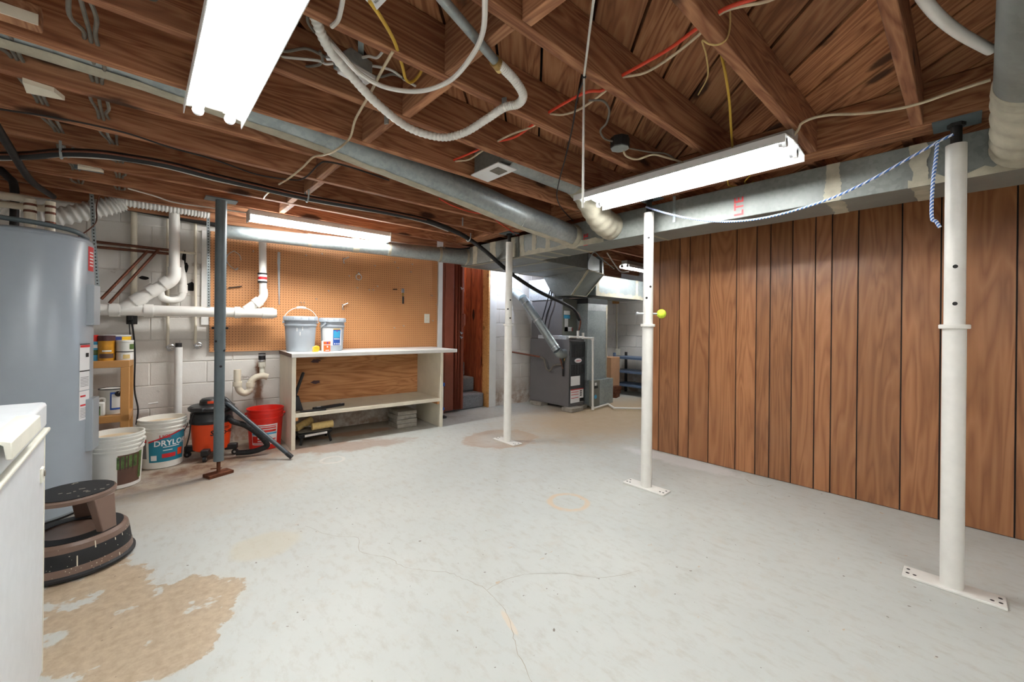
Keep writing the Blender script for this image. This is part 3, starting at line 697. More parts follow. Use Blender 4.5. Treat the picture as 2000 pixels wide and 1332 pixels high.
p = PW(701, 541, pn+.012); b = MB(); b.tube([p+Vector((math.cos(a)*.032, 0, math.sin(a)*.032)) for a in [i*2*PI/12 for i in range(13)]], .005, 8, 3); b.cyl(p+Vector((0, -.008, .035)), p+Vector((0, .01, .05)), .008)
tag(b.build('hose_clamp', M['chrome']), 'round metal hose clamp hung on the pegboard', 'clamp')
p = PW(787, 567, pn+.012); t = thing('pliers', 'small pliers with black handle hung on pegboard', 'pliers', p)
MB().cbox(p+Vector((0, 0, -.005)), (.036, .014, .05)).build('jaw', M['chrome'], t, bevel=.004); MB().cbox(p+Vector((.001, 0, -.05)), (.022, .012, .05)).build('collar', M['brass'], t, bevel=.004); MB().cbox(p+Vector((.005, 0, -.12)), (.02, .014, .09)).build('handle', M['black'], t, bevel=.005)
tag(MB().bar(PW(768, 565, pn+.01), PW(776, 565, pn+.01), .01, .01).build('steel_plug', M['iron']), 'short dark plug beside the pliers on pegboard', 'plug')
p = PW(834, 622, pn); t = thing('wall_outlet', 'ivory outlet plate on the pegboard right end', 'outlet', p)
R_ = Matrix.Translation(p)@Matrix.Rotation(WA, 4, 'Z')
MB().box(-.036, .036, -.006, .002, -.058, .058, R_).build('cover_plate', M['offwhite'], t, bevel=.002)
for dz in (-.022, .022): MB().cyl(R_@Vector((0, -.009, dz)), R_@Vector((0, -.004, dz)), .016, n=14).build('receptacle', M['cream'], t)
# ================================================================ WORKBENCH
bn = thing('workbench', 'cream painted workbench with plywood back and low shelf', 'workbench', wl(1.9, .3, 0))
BD = .665
def wbx(s0, s1, n0, n1, z0, z1): return MB().box(s0, s1, -n1, -n0, z0, z1, WM)
SL, SR, BT = 1.085, 2.64, .888
wbx(SL-.005, SR+.17, .035, BD+.02, BT-.038, BT).build('top', M['white'], bn, bevel=.004)
wbx(SL-.01, SL-.0052, .05, BD+.012, BT-.036, BT-.002).build('edge_strip', M['labelbrown'], bn)
wbx(SL, SL+.035, .03, BD, 0, BT-.038).build('side', M['cream'], bn, bevel=.003)
wbx(SR-.035, SR, .03, BD, 0, BT-.038).build('side', M['cream'], bn, bevel=.003)
wbx(SL+.035, SR-.035, .05, .064, .315, BT-.038).build('back_panel', M['ply'], bn)
wbx(SL+.035, SR-.035, .066, BD-.004, .295, .33).build('shelf', M['cream'], bn, bevel=.003)
wbx(SR-.06, SR-.036, .3, BD-.02, .262, .293).build('cleat', M['ply'], bn); wbx(SL+.036, SL+.06, .3, BD-.02, .262, .293).build('cleat', M['ply'], bn)
for (s_, z_) in ((1.42, .765), (1.42, .535)):
    b = MB(); q = [wl(s_+.05*math.cos(a)*random.uniform(.6, 1.2), .0655, z_+.022*math.sin(a)*random.uniform(.6, 1.2)) for a in [i*PI/6 for i in range(12)]]; b.add(q, [tuple(range(12))]); b.build('knot', M['maroon'], bn)
# ---------------------------------------------------------------- buckets
def bucket(name, label, x, y, z0, rb, rt, H, mat, cat='bucket', group=None, lid=False, fill=None, rings=(.93, .86, .79), ringw=.008, bail=None, grip=True):
    t = thing(name, label, cat, (x, y, z0), group); rf = lambda z: rb+(rt-rb)*z/H
    pr = [(.001, 0), (rb-.008, 0), (rb, .006)]
    for q in sorted(rings):
        zz = q*H; pr += [(rf(zz-.014), zz-.014), (rf(zz)+ringw, zz-.012), (rf(zz)+ringw, zz-.002), (rf(zz), zz)]
    pr += [(rf(H)-.001, H-.012), (rt+.004, H-.01), (rt+.004, H)]
    pr += [(rt-.004, H), (rt-.006, H-.01), (rf(H*.5)-.006, H*.5), (rb-.006, .01), (.001, .01)]
    MB().lathe(pr, (x, y, z0), 40).build('body', M[mat], t, sharp=35)
    if lid:
        MB().lathe([(.001, H+.002), (rt-.02, H+.002), (rt-.016, H+.012), (rt+.006, H+.012), (rt+.011, H+.004), (rt+.011, H-.028), (rt+.006, H-.03)], (x, y, z0), 40).build('lid', M[mat], t, sharp=35)
        r = MB()
        for k in range(14):
            a = 2*PI*k/14; r.cbox((x+(rt+.011)*math.cos(a), y+(rt+.011)*math.sin(a), z0+H-.014), (.004, .012, .03), a)
        r.split('lid_rib', M[mat], t)
    if fill:
        MB().lathe([(.001, H*.9), (rf(H*.9)-.005, H*.9)], (x, y, z0), 32).build('contents', M[fill], t)
    if bail:
        a, th, col = bail; d = Vector((math.cos(a), math.sin(a), 0)); R = rt+.012; c = Vector((x, y, z0+H*.86)); up = (Matrix.Rotation(th, 3, d)@Vector((0, 0, 1)))
        pts = [c+d*R*math.cos(k)+up*R*.95*math.sin(k) for k in [PI*i/12 for i in range(13)]]
        h = MB().tube(pts, .0032, 6, 3).build('bail', M[col], t)
        if grip: MB().tube(pts[5:8], .011, 10, 3).build('grip', M[col if col != 'chrome' else 'white'], h)
        for s in (-1, 1): MB().cyl(c+d*s*(R-.014), c+d*s*(R+.004), .012, n=10).build('ear', M[mat], t)
    return t, rf
def facing(x, y): return math.atan2(-y, -x)
bx, by = PW(587, 682, .33).x, PW(587, 682, .33).y
t, rf = bucket('bucket', 'grey lidded bucket with raised wire handle, left on the workbench', bx, by, BT, .125, .145, .335, 'bucketg', rings=(.80,), lid=True, bail=(-.05, .12, 'white'), group='grey buckets on the workbench')
a = facing(bx, by)
b = MB(); 
for da, z in ((-.25, .2), (.1, .21), (-.05, .16)): b.wrap((bx, by, BT), rf, a+da, a+da+.05, z, z+.035, n=2, m=1)
b.split('paint_drip', M['white'], t)
bx, by = PW(649, 682, .33).x, PW(649, 682, .33).y
t, rf = bucket('bucket', 'grey bucket with blue paint label, right on the workbench', bx, by, BT, .102, .118, .325, 'bucketg', rings=(.80,), lid=True, bail=(.7, -2.2, 'white'), group='grey buckets on the workbench')
a = facing(bx, by)+.12
MB().wrap((bx, by, BT), rf, a-1.1, a+.75, .055, .235, .001).build('label_sheet', M['label'], t)
pl = MB().wrap((bx, by, BT), rf, a-.05, a+.62, .06, .215, .0022).build('label_panel', M['labelblue'], t)
MB().wrap((bx, by, BT), rf, a-.05, a+.62, .218, .226, .0022, m=1).build('label_band', M['yellow'], t)
MB().wrap((bx, by, BT), rf, a+.0, a+.58, .135, .205, .003).build('label_picture', M['skyblue'], pl)
MB().wrap((bx, by, BT), rf, a+.22, a+.34, .195, .212, .0036, m=1, n=3).build('label_mark', M['purple'], pl)
b = MB()
for z in (.125, .118): b.wrap((bx, by, BT), rf, a+.02, a+.55, z, z+.004, .0034, m=1)
for k in (.05, .25, .45): b.wrap((bx, by, BT), rf, a+k, a+k+.1, .068, .08, .0034, m=1, n=3)
b.split('label_lines', M['label'], pl)
# small orange can and yellow tape measure in front
px_, py_ = PW(637, 684, .50).x, PW(637, 684, .50).y
t = thing('paint_can', 'small orange and white can on the workbench', 'can', (px_, py_, BT)); c1 = lambda z: .042
MB().lathe([(.001, 0), (.042, 0), (.042, .105), (.039, .105), (.038, .1), (.001, .1)], (px_, py_, BT), 28).build('body', M['label'], t, sharp=30)
a = facing(px_, py_); MB().wrap((px_, py_, BT), c1, a-.55, a+1.2, .004, .101, .001).build('label_band', M['labelorange'], t)
b = MB(); b.wrap((px_, py_, BT), c1, a-.5, a+1.1, .066, .072, .002, m=1); b.wrap((px_, py_, BT), c1, a+.15, a+.45, .042, .058, .002, m=1, n=4); b.wrap((px_, py_, BT), c1, a-.1, a+.7, .012, .018, .002, m=1); b.split('label_lines', M['label'], t)
MB().wrap((px_, py_, BT), c1, a+.15, a+.45, .08, .097, .002, m=1, n=4).build('label_mark', M['purple'], t)
q = PW(618, 684, .50); t = thing('tape_measure', 'yellow tape measure between the orange can and bucket', 'tape measure', (q.x, q.y, BT))
MB().lathe([(.001, -.014), (.026, -.014), (.03, -.01), (.03, .01), (.026, .014), (.001, .014)], (q.x, q.y, BT+.032), 24, Matrix.Rotation(PI/2, 4, 'X')@Matrix.Scale(1, 4)).build('case', M['yellow'], t, sharp=30)
MB().cbox((q.x-.01, q.y, BT+.006), (.05, .026, .012)).build('foot', M['yellow'], t, bevel=.003); MB().cbox((q.x-.03, q.y, BT+.028), (.012, .02, .05)).build('thumb_lock', M['nap'], t, bevel=.004)
# dustpan and long tool on the bench shelf
t = thing('dustpan', 'black dustpan leaning at the left of the bench shelf', 'dustpan', wl(1.15, .4, .33))
p0 = wl(1.145, .42, .335)
MB().hexa([p0+Vector(q) for q in ((-.015,-.11,0),(.06,-.11,0),(.06,.11,0),(-.015,.11,0),(-.012,-.1,.13),(.022,-.1,.14),(.022,.1,.14),(-.012,.1,.13))]).build('pan', M['black'], t, bevel=.006)
MB().bar(p0+Vector((.01, 0, .12)), p0+Vector((.10, .05, .345)), .03, .018).build('handle', M['black'], t, bevel=.006)
t = thing('angle_tool', 'long flat black tool lying on the bench shelf', 'tool', wl(1.4, .5, .33))
a0, a1 = PW(612, 783, .58), PW(662, 775, .50); a0.z = a1.z = .347
MB().bar(a0, a1+Vector((.05, 0, 0)), .035, .026).build('blade', M['black'], t, bevel=.005); MB().bar(a0+Vector((-.12, -.02, -.006)), a0+Vector((.10, -.055, -.006)), .04, .012).build('foot', M['black'], t, bevel=.004)
MB().cbox(a1+Vector((.03, -.006, .0145)), (.03, .022, .003), -.05).build('sticker', M['label'], t); MB().cbox(a0+Vector((.05, -.003, .0145)), (.035, .02, .003), -.05).build('sticker', M['label'], t)
# paint tray with two rollers under the bench
t = thing('paint_tray', 'black plastic paint tray under the workbench left end', 'paint tray', (1.27, 4.33, 0))
TM = Matrix.Translation((1.30, 4.37, .0))@Matrix.Rotation(-.12, 4, 'Z')
MB().hexa([TM@Vector(q) for q in ((-.14,-.11,.055),(.13,-.10,.07),(.13,.10,.07),(-.14,.11,.055),(-.165,-.135,.10),(.16,-.125,.115),(.16,.125,.115),(-.165,.135,.10))]).build('tray', M['black'], t, bevel=.006)
for q in ((-.12,-.11),(.12,-.10),(.12,.10),(-.12,.11)): MB().bar(TM@Vector((q[0], q[1], .07)), TM@Vector((q[0]*1.15, q[1]*1.2, .0)), .022, .012).build('leg', M['black'], t)
MB().box(-.150, .145, -.118, .118, .112, .1135, TM).build('paint_residue', M['greycab'], t)
b = MB(); b.wrap((0, 0, 0), lambda z: 0, 0, 1, 0, 1) if False else None
MB().bar(TM@Vector((-.1, -.137, .085)), TM@Vector((.1, -.13, .095)), .0015, .02).build('paint_smear', M['white'], t)
def roller(label, a, b2, r, frame_pts):
    t = thing('paint_roller', label, 'paint roller', a, 'used paint rollers'); MB().cyl(a, b2, r, n=22).build('sleeve', M['nap'], t); e = (Vector(b2)-Vector(a)).normalized()
    MB().cyl(Vector(b2), Vector(b2)+e*.004, r*.8, n=16).build('end_cap', M['label'], t); MB().tube(frame_pts, .004, 6, 4).build('wire_frame', M['chrome'], t)
roller('worn yellow roller lying across the black paint tray', TM@Vector((-.03, -.07, .152)), TM@Vector((.165, -.055, .158)), .036, [TM@Vector(q) for q in ((-.03,-.07,.152),(-.06,-.08,.16),(-.09,-.02,.15),(-.12,.03,.14))])
roller('second yellow roller tilted up behind the tray', TM@Vector((-.16, .0, .14)), TM@Vector((-.01, .08, .19)), .035, [TM@Vector(q) for q in ((-.16,.0,.14),(-.2,-.02,.15),(-.2,-.06,.14))])
# stacked pavers
for i, (dx, dy, rz, dz) in enumerate(((0,0,-.1,.0), (.01,.01,-.16,.045), (.0,.02,-.06,.092), (.012,.015,-.12,.139))):
    o = MB(); o.cbox((2.27+dx, 4.38+dy, dz+.0225), (.24-.01*(i == 3), .26, .044), rz+.05); o = o.build('paver', M['concrete'], bevel=.006)
    tag(o, ('lowest', 'second lowest', 'second highest', 'topmost')[i]+' grey concrete paver in the stack under the workbench', 'paver', 'pavers stacked under the workbench')
t = thing('clamp_stand', 'slim pole with blue knob beside the workbench right side', 'pole', (2.86, 4.45, 0))
q = Vector((2.84, 4.42, 0)); MB().cyl(q, q+Vector((0, 0, .40)), .008, n=8).build('rod', M['chrome'], t); MB().cyl(q+Vector((0, 0, .40)), q+Vector((0, 0, .44)), .024, n=14).build('knob', M['labelblue'], t); MB().cyl(q+Vector((0, 0, .10)), q+Vector((0, 0, .13)), .022, n=14).build('collar', M['labelblue'], t)
MB().lathe([(.001, 0), (.05, 0), (.055, .012), (.02, .03), (.001, .03)], q, 20).build('base', M['black'], t)
# ================================================================ ACCORDION DOOR
t = thing('accordion_door', 'brown vinyl accordion door folded open beside the stairs', 'door', wl(3.1, .05, 0))
def slat(s0, s1, n0, n1): return MB().prism([wl(s0, n0, .03), wl(s0, n0+.012, .03), wl(s1, n1+.012, .03), wl(s1, n1, .03)], (0, 0, 1.99))
xs = [3.01, 3.125, 3.14, 3.165, 3.185, 3.205, 3.225, 3.245]
slat(3.005, 3.125, .03, .045).build('slat', M['doorbrown'], t, bevel=.003)
slat(3.128, 3.15, .0, -.06).build('slat', M['doorbrown'], t)
for i, (a, b2) in enumerate(((3.15, 3.172), (3.172, 3.192), (3.192, 3.212), (3.212, 3.232), (3.232, 3.25))):
    slat(a, b2, *((-.03, .05) if i % 2 == 0 else (.05, -.03))).build('slat', M['doorbrown'], t, bevel=.002)
slat(3.25, 3.285, .035, .035).build('lead_post', M['doorbrown'], t, bevel=.004)
b = MB(); b.tube([wl(3.272, n, z) for n, z in ((.05, 1.32), (.085, 1.30), (.085, 1.18), (.05, 1.16))], .011, 8, 4); b.build('pull_handle', M['doorbrown'], t)
for z in (1.66, 1.06, 1.0): MB().tube([wl(3.22, .05, z+.02), wl(3.22, .08, z+.015), wl(3.225, .085, z-.01), wl(3.25, .075, z+.01)], .006, 6, 3).build('hook', M['chrome'], t)
# ================================================================ DRAIN PIPES ON THE BLOCK WALL
dp = thing('drain_pipe', 'white plastic drain pipe with angled branches along the block wall', 'pipe', PW(300, 607, .2))
N = .20
def W2(u, v, n=N): return PW(u, v, n)
ml, mr = W2(180, 604), W2(536, 612)
MB().cyl(ml, mr, .046, n=24).build('main_pipe', M['pvc'], dp)
for a, b2 in ((214, 236), (282, 300), (458, 470), (512, 534)): MB().cyl(W2(a, 605+(a-200)*.02), W2(b2, 605+(b2-200)*.02), .054, n=24).build('coupling', M['pvc'], dp)
MB().cyl(W2(534, 612), W2(540, 612), .042, n=20).build('cleanout_plug', M['pvc'], dp)
v0, v1 = W2(341, 372), W2(341, 528)
MB().cyl(v0, v1, .038, n=24).build('riser_pipe', M['pvc'], dp)
MB().tube([W2(341, 522), W2(341, 538), W2(333, 550), W2(318, 558)], .047, 20, 5).build('elbow', M['pvc'], dp)
MB().cyl(W2(322, 555), W2(240, 603), .047, n=24).build('branch_pipe', M['pvc'], dp)
for a, b2 in (((318,556),(332,548)), ((292,571),(305,563)), ((262,590),(280,579))): MB().cyl(W2(*a), W2(*b2), .055, n=24).build('coupling', M['pvc'], dp)
MB().tube([W2(312, 566, N-.01), W2(316, 580, N-.04), W2(332, 586, N-.07), W2(350, 584, N-.09), W2(357, 572, N-.10), W2(357, 545, N-.11), W2(353, 525, N-.15), W2(352, 510, .02)], .03, 16, 6).build('trap', M['pvc'], dp)
MB().cyl(W2(357, 572, N-.1), W2(357, 556, N-.1), .036, n=16).build('trap_nut', M['pvc'], dp)
MB().cyl(W2(513, 466), W2(514, 570), .033, n=20).build('riser_pipe', M['pvc'], dp)
MB().cyl(W2(513, 534), W2(513, 552), .0385, n=20).build('rubber_coupling', M['label'], dp)
for v in (535, 551): MB().cyl(W2(513, v-1.5), W2(513, v+1.5), .041, n=20).build('hose_clamp', M['iron'], dp)
MB().cyl(W2(513, 541), W2(513, 546), .0388, n=20).build('band', M['labelred'], dp)
MB().tube([W2(514, 565), W2(515, 577), W2(509, 587), W2(500, 593)], .038, 18, 5).build('elbow', M['pvc'], dp)
MB().cyl(W2(503, 590), W2(480, 606), .041, n=20).build('branch_pipe', M['pvc'], dp); MB().cyl(W2(508, 587), W2(498, 594), .05, n=20).build('coupling', M['pvc'], dp)
st = thing('sink_trap', 'cream plastic sink trap with black coupling below the pegboard', 'pipe', PW(495, 760, .12))
q = lambda u, v, n=.14: PW(u, v, n)
MB().tube([q(464, 722), q(464, 748), q(468, 762), q(478, 768), q(488, 762), q(490, 748), q(498, 738), q(512, 734), q(523, 736)], .030, 18, 7).build('trap_bend', M['cream'], st)
MB().cyl(q(464, 754), q(464, 746), .037, n=18).build('trap_nut', M['cream'], st); MB().cyl(q(489, 755), q(490, 747), .037, n=18).build('trap_nut', M['cream'], st)
MB().tube([q(512, 734, .12), q(512, 722, .1), q(512, 712, .1)], .022, 14, 3).build('brass_nipple', M['offwhite'], st); MB().cyl(q(512, 716, .1), q(512, 707, .1), .032, n=8).build('union', M['offwhite'], st)
MB().cyl(q(512, 706, .1), q(512, 690, .1), .031, n=18).build('rubber_coupling', M['rubber'], st)
for v in (704, 693): MB().cyl(q(512, v-1.5, .1), q(512, v+1.5, .1), .0335, n=18).build('hose_clamp', M['chrome'], st)
sp_ = thing('standpipe', 'short vertical white pipe standing against the block wall', 'pipe', PW(349, 800, .06))
MB().cyl(PW(349, 678, .06), (PW(349, 678, .06).x, PW(349, 678, .06).y, .05), .030, n=18).build('pipe', M['white'], sp_); MB().cyl(PW(349, 681, .06), PW(349, 670, .06), .024, n=14).build('open_end', M['iron'], sp_)
# supply pipes painted onto the wall, with stop valves
for lab, u, va, vb, valve in (('leftmost thin painted water pipe rising on the block wall', 262, 398, 590, 0), ('painted water pipe behind the plastic riser, ending in a valve', 328, 428, 680, 1), ('painted water pipe left of the pegboard, ending in a valve', 382, 430, 676, 1)):
    t = thing('water_pipe', lab, 'pipe', PW(u, vb, .03), 'painted water pipes'); MB().cyl(PW(u, va, .03), PW(u, vb, .03), .011 if u > 300 else .022, n=12).build('pipe', M['cream'], t)
    if valve:
        c = PW(u, vb, .045); MB().cyl(c+Vector((0, .02, .01)), c+Vector((.01, -.035, -.015)), .014, n=12).build('spout', M['chrome'], t)
        w = MB(); w.tube([c+Vector((math.cos(k)*.026+.02, -.02, math.sin(k)*.026+.006)) for k in [i*2*PI/8 for i in range(9)]], .005, 6, 2); w.cyl(c+Vector((-.006, -.02, .006)), c+Vector((.046, -.02, .006)), .004, n=6); w.cyl(c+Vector((0, 0, .0)), c+Vector((.02, -.022, .006)), .006, n=6); w.build('hand_wheel', M['chrome'], t)
cp = [('upper horizontal copper pipe on the block wall', [(185,472),(335,489)], .05), ('lower horizontal copper pipe on the block wall', [(185,482),(335,496)], .05), ('left slanted copper pipe dropping towards the water heater', [(289,490),(198,584)], .09), ('right slanted copper pipe dropping towards the water heater', [(311,486),(214,592)], .09)]
for lab, P_, n_ in cp:
    tag(MB().cyl(PW(*P_[0], n_), PW(*P_[1], n_ if n_ < .06 else .22), .0115, n=12).build('copper_pipe', M['copper']), lab, 'pipe', 'copper pipes on the block wall')
tag(MB().cyl(PW(335, 491, .05), PW(384, 495, .05), .011, n=10).build('water_pipe', M['cream']), 'short cream cross pipe joining the painted water pipes', 'pipe')
for lab, pts, n_ in (('perforated steel strap hanging beside the water heater', [(178,358),(184,470),(191,560),(192,612)], .45), ('perforated steel strap holding the drain pipe by the pegboard', [(407,408),(407,440),(408,600)], .23)):
    t = thing('hanger_strap', lab, 'strap', PW(*pts[-1], n_), 'perforated hanger straps')
    P_ = [PW(u, v, n_) for u, v in pts]; b = MB(); tot = sum((P_[i+1]-P_[i]).length for i in range(len(P_)-1))
    for i in range(len(P_)-1): b.bar(P_[i], P_[i+1], .024, .002, (0, 1, 0))
    b.build('band', M['galv'], t); h = MB()
    for i in range(len(P_)-1):
        L = (P_[i+1]-P_[i]).length; k = 0
        while k < L: c = P_[i].lerp(P_[i+1], k/L); h.cyl(c+Vector((0, -.0016, 0)), c+Vector((0, -.0008, 0)), .0055, n=6); k += .025
    o = h.build('hole', M['iron'], t); o['kind'] = 'stuff'
# flexible dryer duct, black pipe
fx = [PY(u, v, 4.55) for u, v in ((-40,392),(0,402),(50,421),(110,423),(170,412),(215,402),(240,394))]
tag(MB().tube(fx, lambda t: .064+.007*math.sin(t*2*PI*24), 18, 44).build('flexible_duct', M['white']), 'white corrugated flexible duct sagging above the water heater', 'duct')
tag(MB().tube([PY(u, v, 4.62) for u, v in ((236,393),(300,402),(360,411),(410,420))], lambda t: .036+.0045*math.sin(t*2*PI*24), 14, 70).build('flexible_duct', M['white']), 'thin white corrugated hose running under the joists', 'duct')
tag(MB().cyl(PW(232, 402, .08), PW(430, 440, .08), .026, n=14).build('iron_pipe', M['iron']), 'dark iron pipe along the top of the block wall', 'pipe')
# wall socket with cord
q = PW(258, 622, .03); t = thing('wall_outlet', 'dark wall outlet with plug under the drain pipe', 'outlet', q)
MB().cbox(q, (.07, .03, .10), WA).build('box', M['iron'], t, bevel=.003); MB().cbox(q+Vector((-.01, -.035, .0)), (.035, .04, .035), WA).build('plug', M['black'], t, bevel=.005)
b = MB().tube([PW(257, 624, .07), PW(262, 660, .06), PW(264, 700, .06), PW(263, 760, .07), PW(270, 800, .08), PW(266, 835, .1), PW(270, 865, .12)], .006, 8, 6); b.tube([PW(252, 624, .07), PW(254, 650, .06), PW(257, 680, .05), PW(257, 720, .04)], .004, 6, 6)
tag(b.build('power_cord', M['rubber']), 'black power cord hanging from the dark wall outlet', 'cord')
tag(MB().cyl(PW(290, 789, .05), PW(309, 786, .05), .007, n=8).build('plastic_stub', M['white']), 'short white plastic stub sticking out of the wall', 'stub')
b = MB()
for u, v, su, sv in ((360,503,3,14),(364,522,3,8),(372,560,9,8),(341,549,4,4),(281,543,6,3)):
    c = PW(u, v, .004); r = [c+Vector((su*.0055*math.cos(k)*random.uniform(.7, 1.2), 0, sv*.0055*math.sin(k)*random.uniform(.7, 1.2))) for k in [i*PI/5 for i in range(10)]]; b.add(r, [tuple(range(10))])
b.split('wall_hole', M['dark'], wb)
# ================================================================ WATER HEATER
HX, HY, HR = -.50, 3.73, .285
wh = thing('water_heater', 'tall grey cylindrical water heater', 'water heater', (HX, HY, 0))
MB().lathe([(.001, .02), (HR-.012, .02), (HR, .035), (HR, 1.635), (HR-.006, 1.648), (HR-.02, 1.655)], (HX, HY, 0), 64).build('tank', M['heater'], wh, sharp=30)
MB().lathe([(HR-.006, 1.645), (HR-.006, 1.655), (HR-.02, 1.668), (.15, 1.69), (.001, 1.695)], (HX, HY, 0), 64).build('top_cap', M['heater'], wh, sharp=50)
MB().lathe([(.001, 0), (HR-.03, 0), (HR-.03, .03), (.001, .03)], (HX, HY, 0), 32).build('base_ring', M['iron'], wh)
hf = facing(HX, HY); hr = lambda z: HR
tg = hf+1.28                                           # direction of the side seen at the right silhouette
def panel_box(z0, z1, aw=.27, t=.028, a=tg):
    v = []
    for z in (z0, z1):
        for k, o_ in ((-aw, 0), (-aw+.06, t), (aw-.06, t), (aw, 0)):
            A = a+k; v.append((HX+(HR+o_)*math.cos(A), HY+(HR+o_)*math.sin(A), z))
    b = MB(); b.add(v, [(0,1,5,4),(1,2,6,5),(2,3,7,6),(0,3,2,1),(4,5,6,7)]); return b
panel_box(1.135, 1.385).build('access_panel', M['heater'], wh, bevel=.003)
panel_box(.36, .68).build('access_panel', M['heater'], wh, bevel=.003)
lbl = [(.86, 1.02, 'label'), (.74, .856, 'label'), (.56, .735, 'label')]
for z0, z1, m in lbl: MB().wrap((HX, HY, 0), hr, hf+.84, hf+1.14, z0, z1, .001).build('warning_label', M[m], wh)
b = MB()
for z in (1.02, .857): b.wrap((HX, HY, 0), hr, hf+.84, hf+1.14, z-.004, z+.003, .002, m=1)
b.wrap((HX, HY, 0), hr, hf+1.0, hf+1.1, .94, .965, .002, m=1, n=4); b.split('label_lines', M['ink'], wh)
b = MB(); b.wrap((HX, HY, 0), hr, hf+.85, hf+1.14, 1.0, 1.014, .0025, m=1)
for z in (.70, .645): b.wrap((HX, HY, 0), hr, hf+.86, hf+1.0, z, z+.01, .0025, m=1, n=4)
b.split('label_lines', M['labelred'], wh)
b = MB()
for i in range(14): b.wrap((HX, HY, 0), hr, hf+.86, hf+1.1, .575+i*.009 if i < 7 else .70+i*.009, (.575 if i < 7 else .70)+i*.009+.003, .0022, m=1, n=5)
b.split('label_lines', M['greyink'], wh)
MB().wrap((HX, HY, 0), hr, hf+1.05, hf+1.30, 1.47, 1.62, .001).build('logo_label', M['labelred'], wh)
b = MB()
for i in range(5): b.wrap((HX, HY, 0), hr, hf+1.10, hf+1.26, 1.50+i*.02, 1.508+i*.02, .002, m=1, n=4)
b.split('label_lines', M['label'], wh)
for dx, dy, r in ((.0, .12, .026), (.085, .10, .022)):
    MB().cyl((HX+dx, HY+dy, 1.68), (HX+dx, HY+dy, 1.90), r, n=16).build('water_line', M['cream'], wh)
    for z in (1.76, 1.82, 1.86): MB().cyl((HX+dx, HY+dy, z), (HX+dx, HY+dy, z+.014), r+.002, n=16).build('tape_ring', M['copper'], wh)
MB().tube([(HX-.35, HY+.05, 1.80), (HX-.1, HY-.12, 1.735), (HX+.05, HY-.16, 1.72), (HX+.2, HY-.1, 1.705), (HX+.25, HY+.02, 1.685)], .014, 10, 8).build('vent_hose', M['steelgray'], wh)
MB().tube([(HX+.0, HY+.12, 1.88), (HX-.05, HY+.22, 1.92), (HX-.4, HY+.3, 1.93)], .024, 12, 5).build('water_line', M['cream'], wh)
MB().tube([(HX+.085, HY+.10, 1.88), (HX+.0, HY+.32, 1.89), (HX-.4, HY+.4, 1.90)], .022, 12, 5).build('water_line', M['cream'], wh)
MB().tube([PY(152, 463, 3.9), PY(178, 445, 4.1), PY(189, 430, 4.3), PY(189, 400, 4.4), PY(200, 376, 4.4), PY(235, 370, 4.35)], .004, 6, 6).build('thin_wire', M['copper'], wh)
# ================================================================ CHEST FREEZER
FX, FY = -.222, 1.985
fz = thing('chest_freezer', 'white chest freezer at the left edge', 'freezer', (FX-.3, FY-.6, 0))
MB().box(FX-.62, FX, FY-1.1, FY, .03, .80).build('body', M['freezer'], fz, bevel=.012)
MB().box(FX-.58, FX-.03, FY-1.06, FY-.03, 0, .03).build('plinth', M['iron'], fz)
MB().box(FX-.615, FX+.012, FY-1.105, FY+.006, .80, .812).build('gasket', M['offwhite'], fz, bevel=.004)
MB().box(FX-.62, FX+.004, FY-1.1, FY+.002, .815, .895).build('lid', M['freezer'], fz, bevel=.010)
hy = FY-.47; b = MB()
b.prism([(FX-.022, hy-.16, .8955), (FX-.018, hy-.16, .9), (FX+.012, hy-.16, .9), (FX+.024, hy-.16, .896), (FX+.026, hy-.16, .858), (FX+.016, hy-.16, .858), (FX+.012, hy-.16, .888), (FX+.0045, hy-.16, .894)], (0, .34, 0)); b.build('lid_handle', M['offwhite'], fz, bevel=.006)
MB().box(FX-.002, FX+.006, FY-.085, FY-.045, .655, .70).build('lock_plate', M['offwhite'], fz, bevel=.003); MB().cyl((FX+.005, FY-.06, .68), (FX+.009, FY-.06, .68), .009, n=12).build('keyhole', M['greycab'], fz)
MB().box(FX-.004, FX+.0015, FY-.012, FY-.003, .03, .80).build('edge_strip', M['offwhite'], fz)
# ================================================================ STEP STOOL
SX, SY = -.226, 2.87
ss = thing('step_stool', 'brown and black round rolling step stool with paint spatters', 'step stool', (SX, SY, 0))
MB().lathe([(.001, .006), (.212, .006), (.222, .012), (.222, .022), (.212, .03)], (SX, SY, 0), 56).build('rubber_bumper', M['rubber'], ss)
MB().lathe([(.213, .02), (.209, .055), (.206, .062)], (SX, SY, 0), 56).build('skirt', M['brownstool'], ss)
MB().lathe([(.207, .058), (.198, .125), (.196, .128)], (SX, SY, 0), 56).build('black_band', M['rubber'], ss)
MB().lathe([(.198, .125), (.193, .148), (.181, .160), (.13, .160), (.12, .155), (.001, .155)], (SX, SY, 0), 56).build('step_ring', M['brownstool'], ss, sharp=30)
MB().lathe([(.115, .1615), (.115, .163), (.176, .163), (.176, .1615)], (SX, SY, 0), 56).build('tread_ring', M['rubber'], ss)
MB().lathe([(.13, .315), (.148, .318), (.15, .335), (.146, .342), (.001, .342)], (SX, SY, 0), 48).build('top_plate', M['brownstool'], ss, sharp=30)
MB().lathe([(.001, .3425), (.14, .3425), (.14, .345), (.08, .346), (.001, .346)], (SX, SY, 0), 48).build('top_tread', M['rubber'], ss)
af = facing(SX, SY)
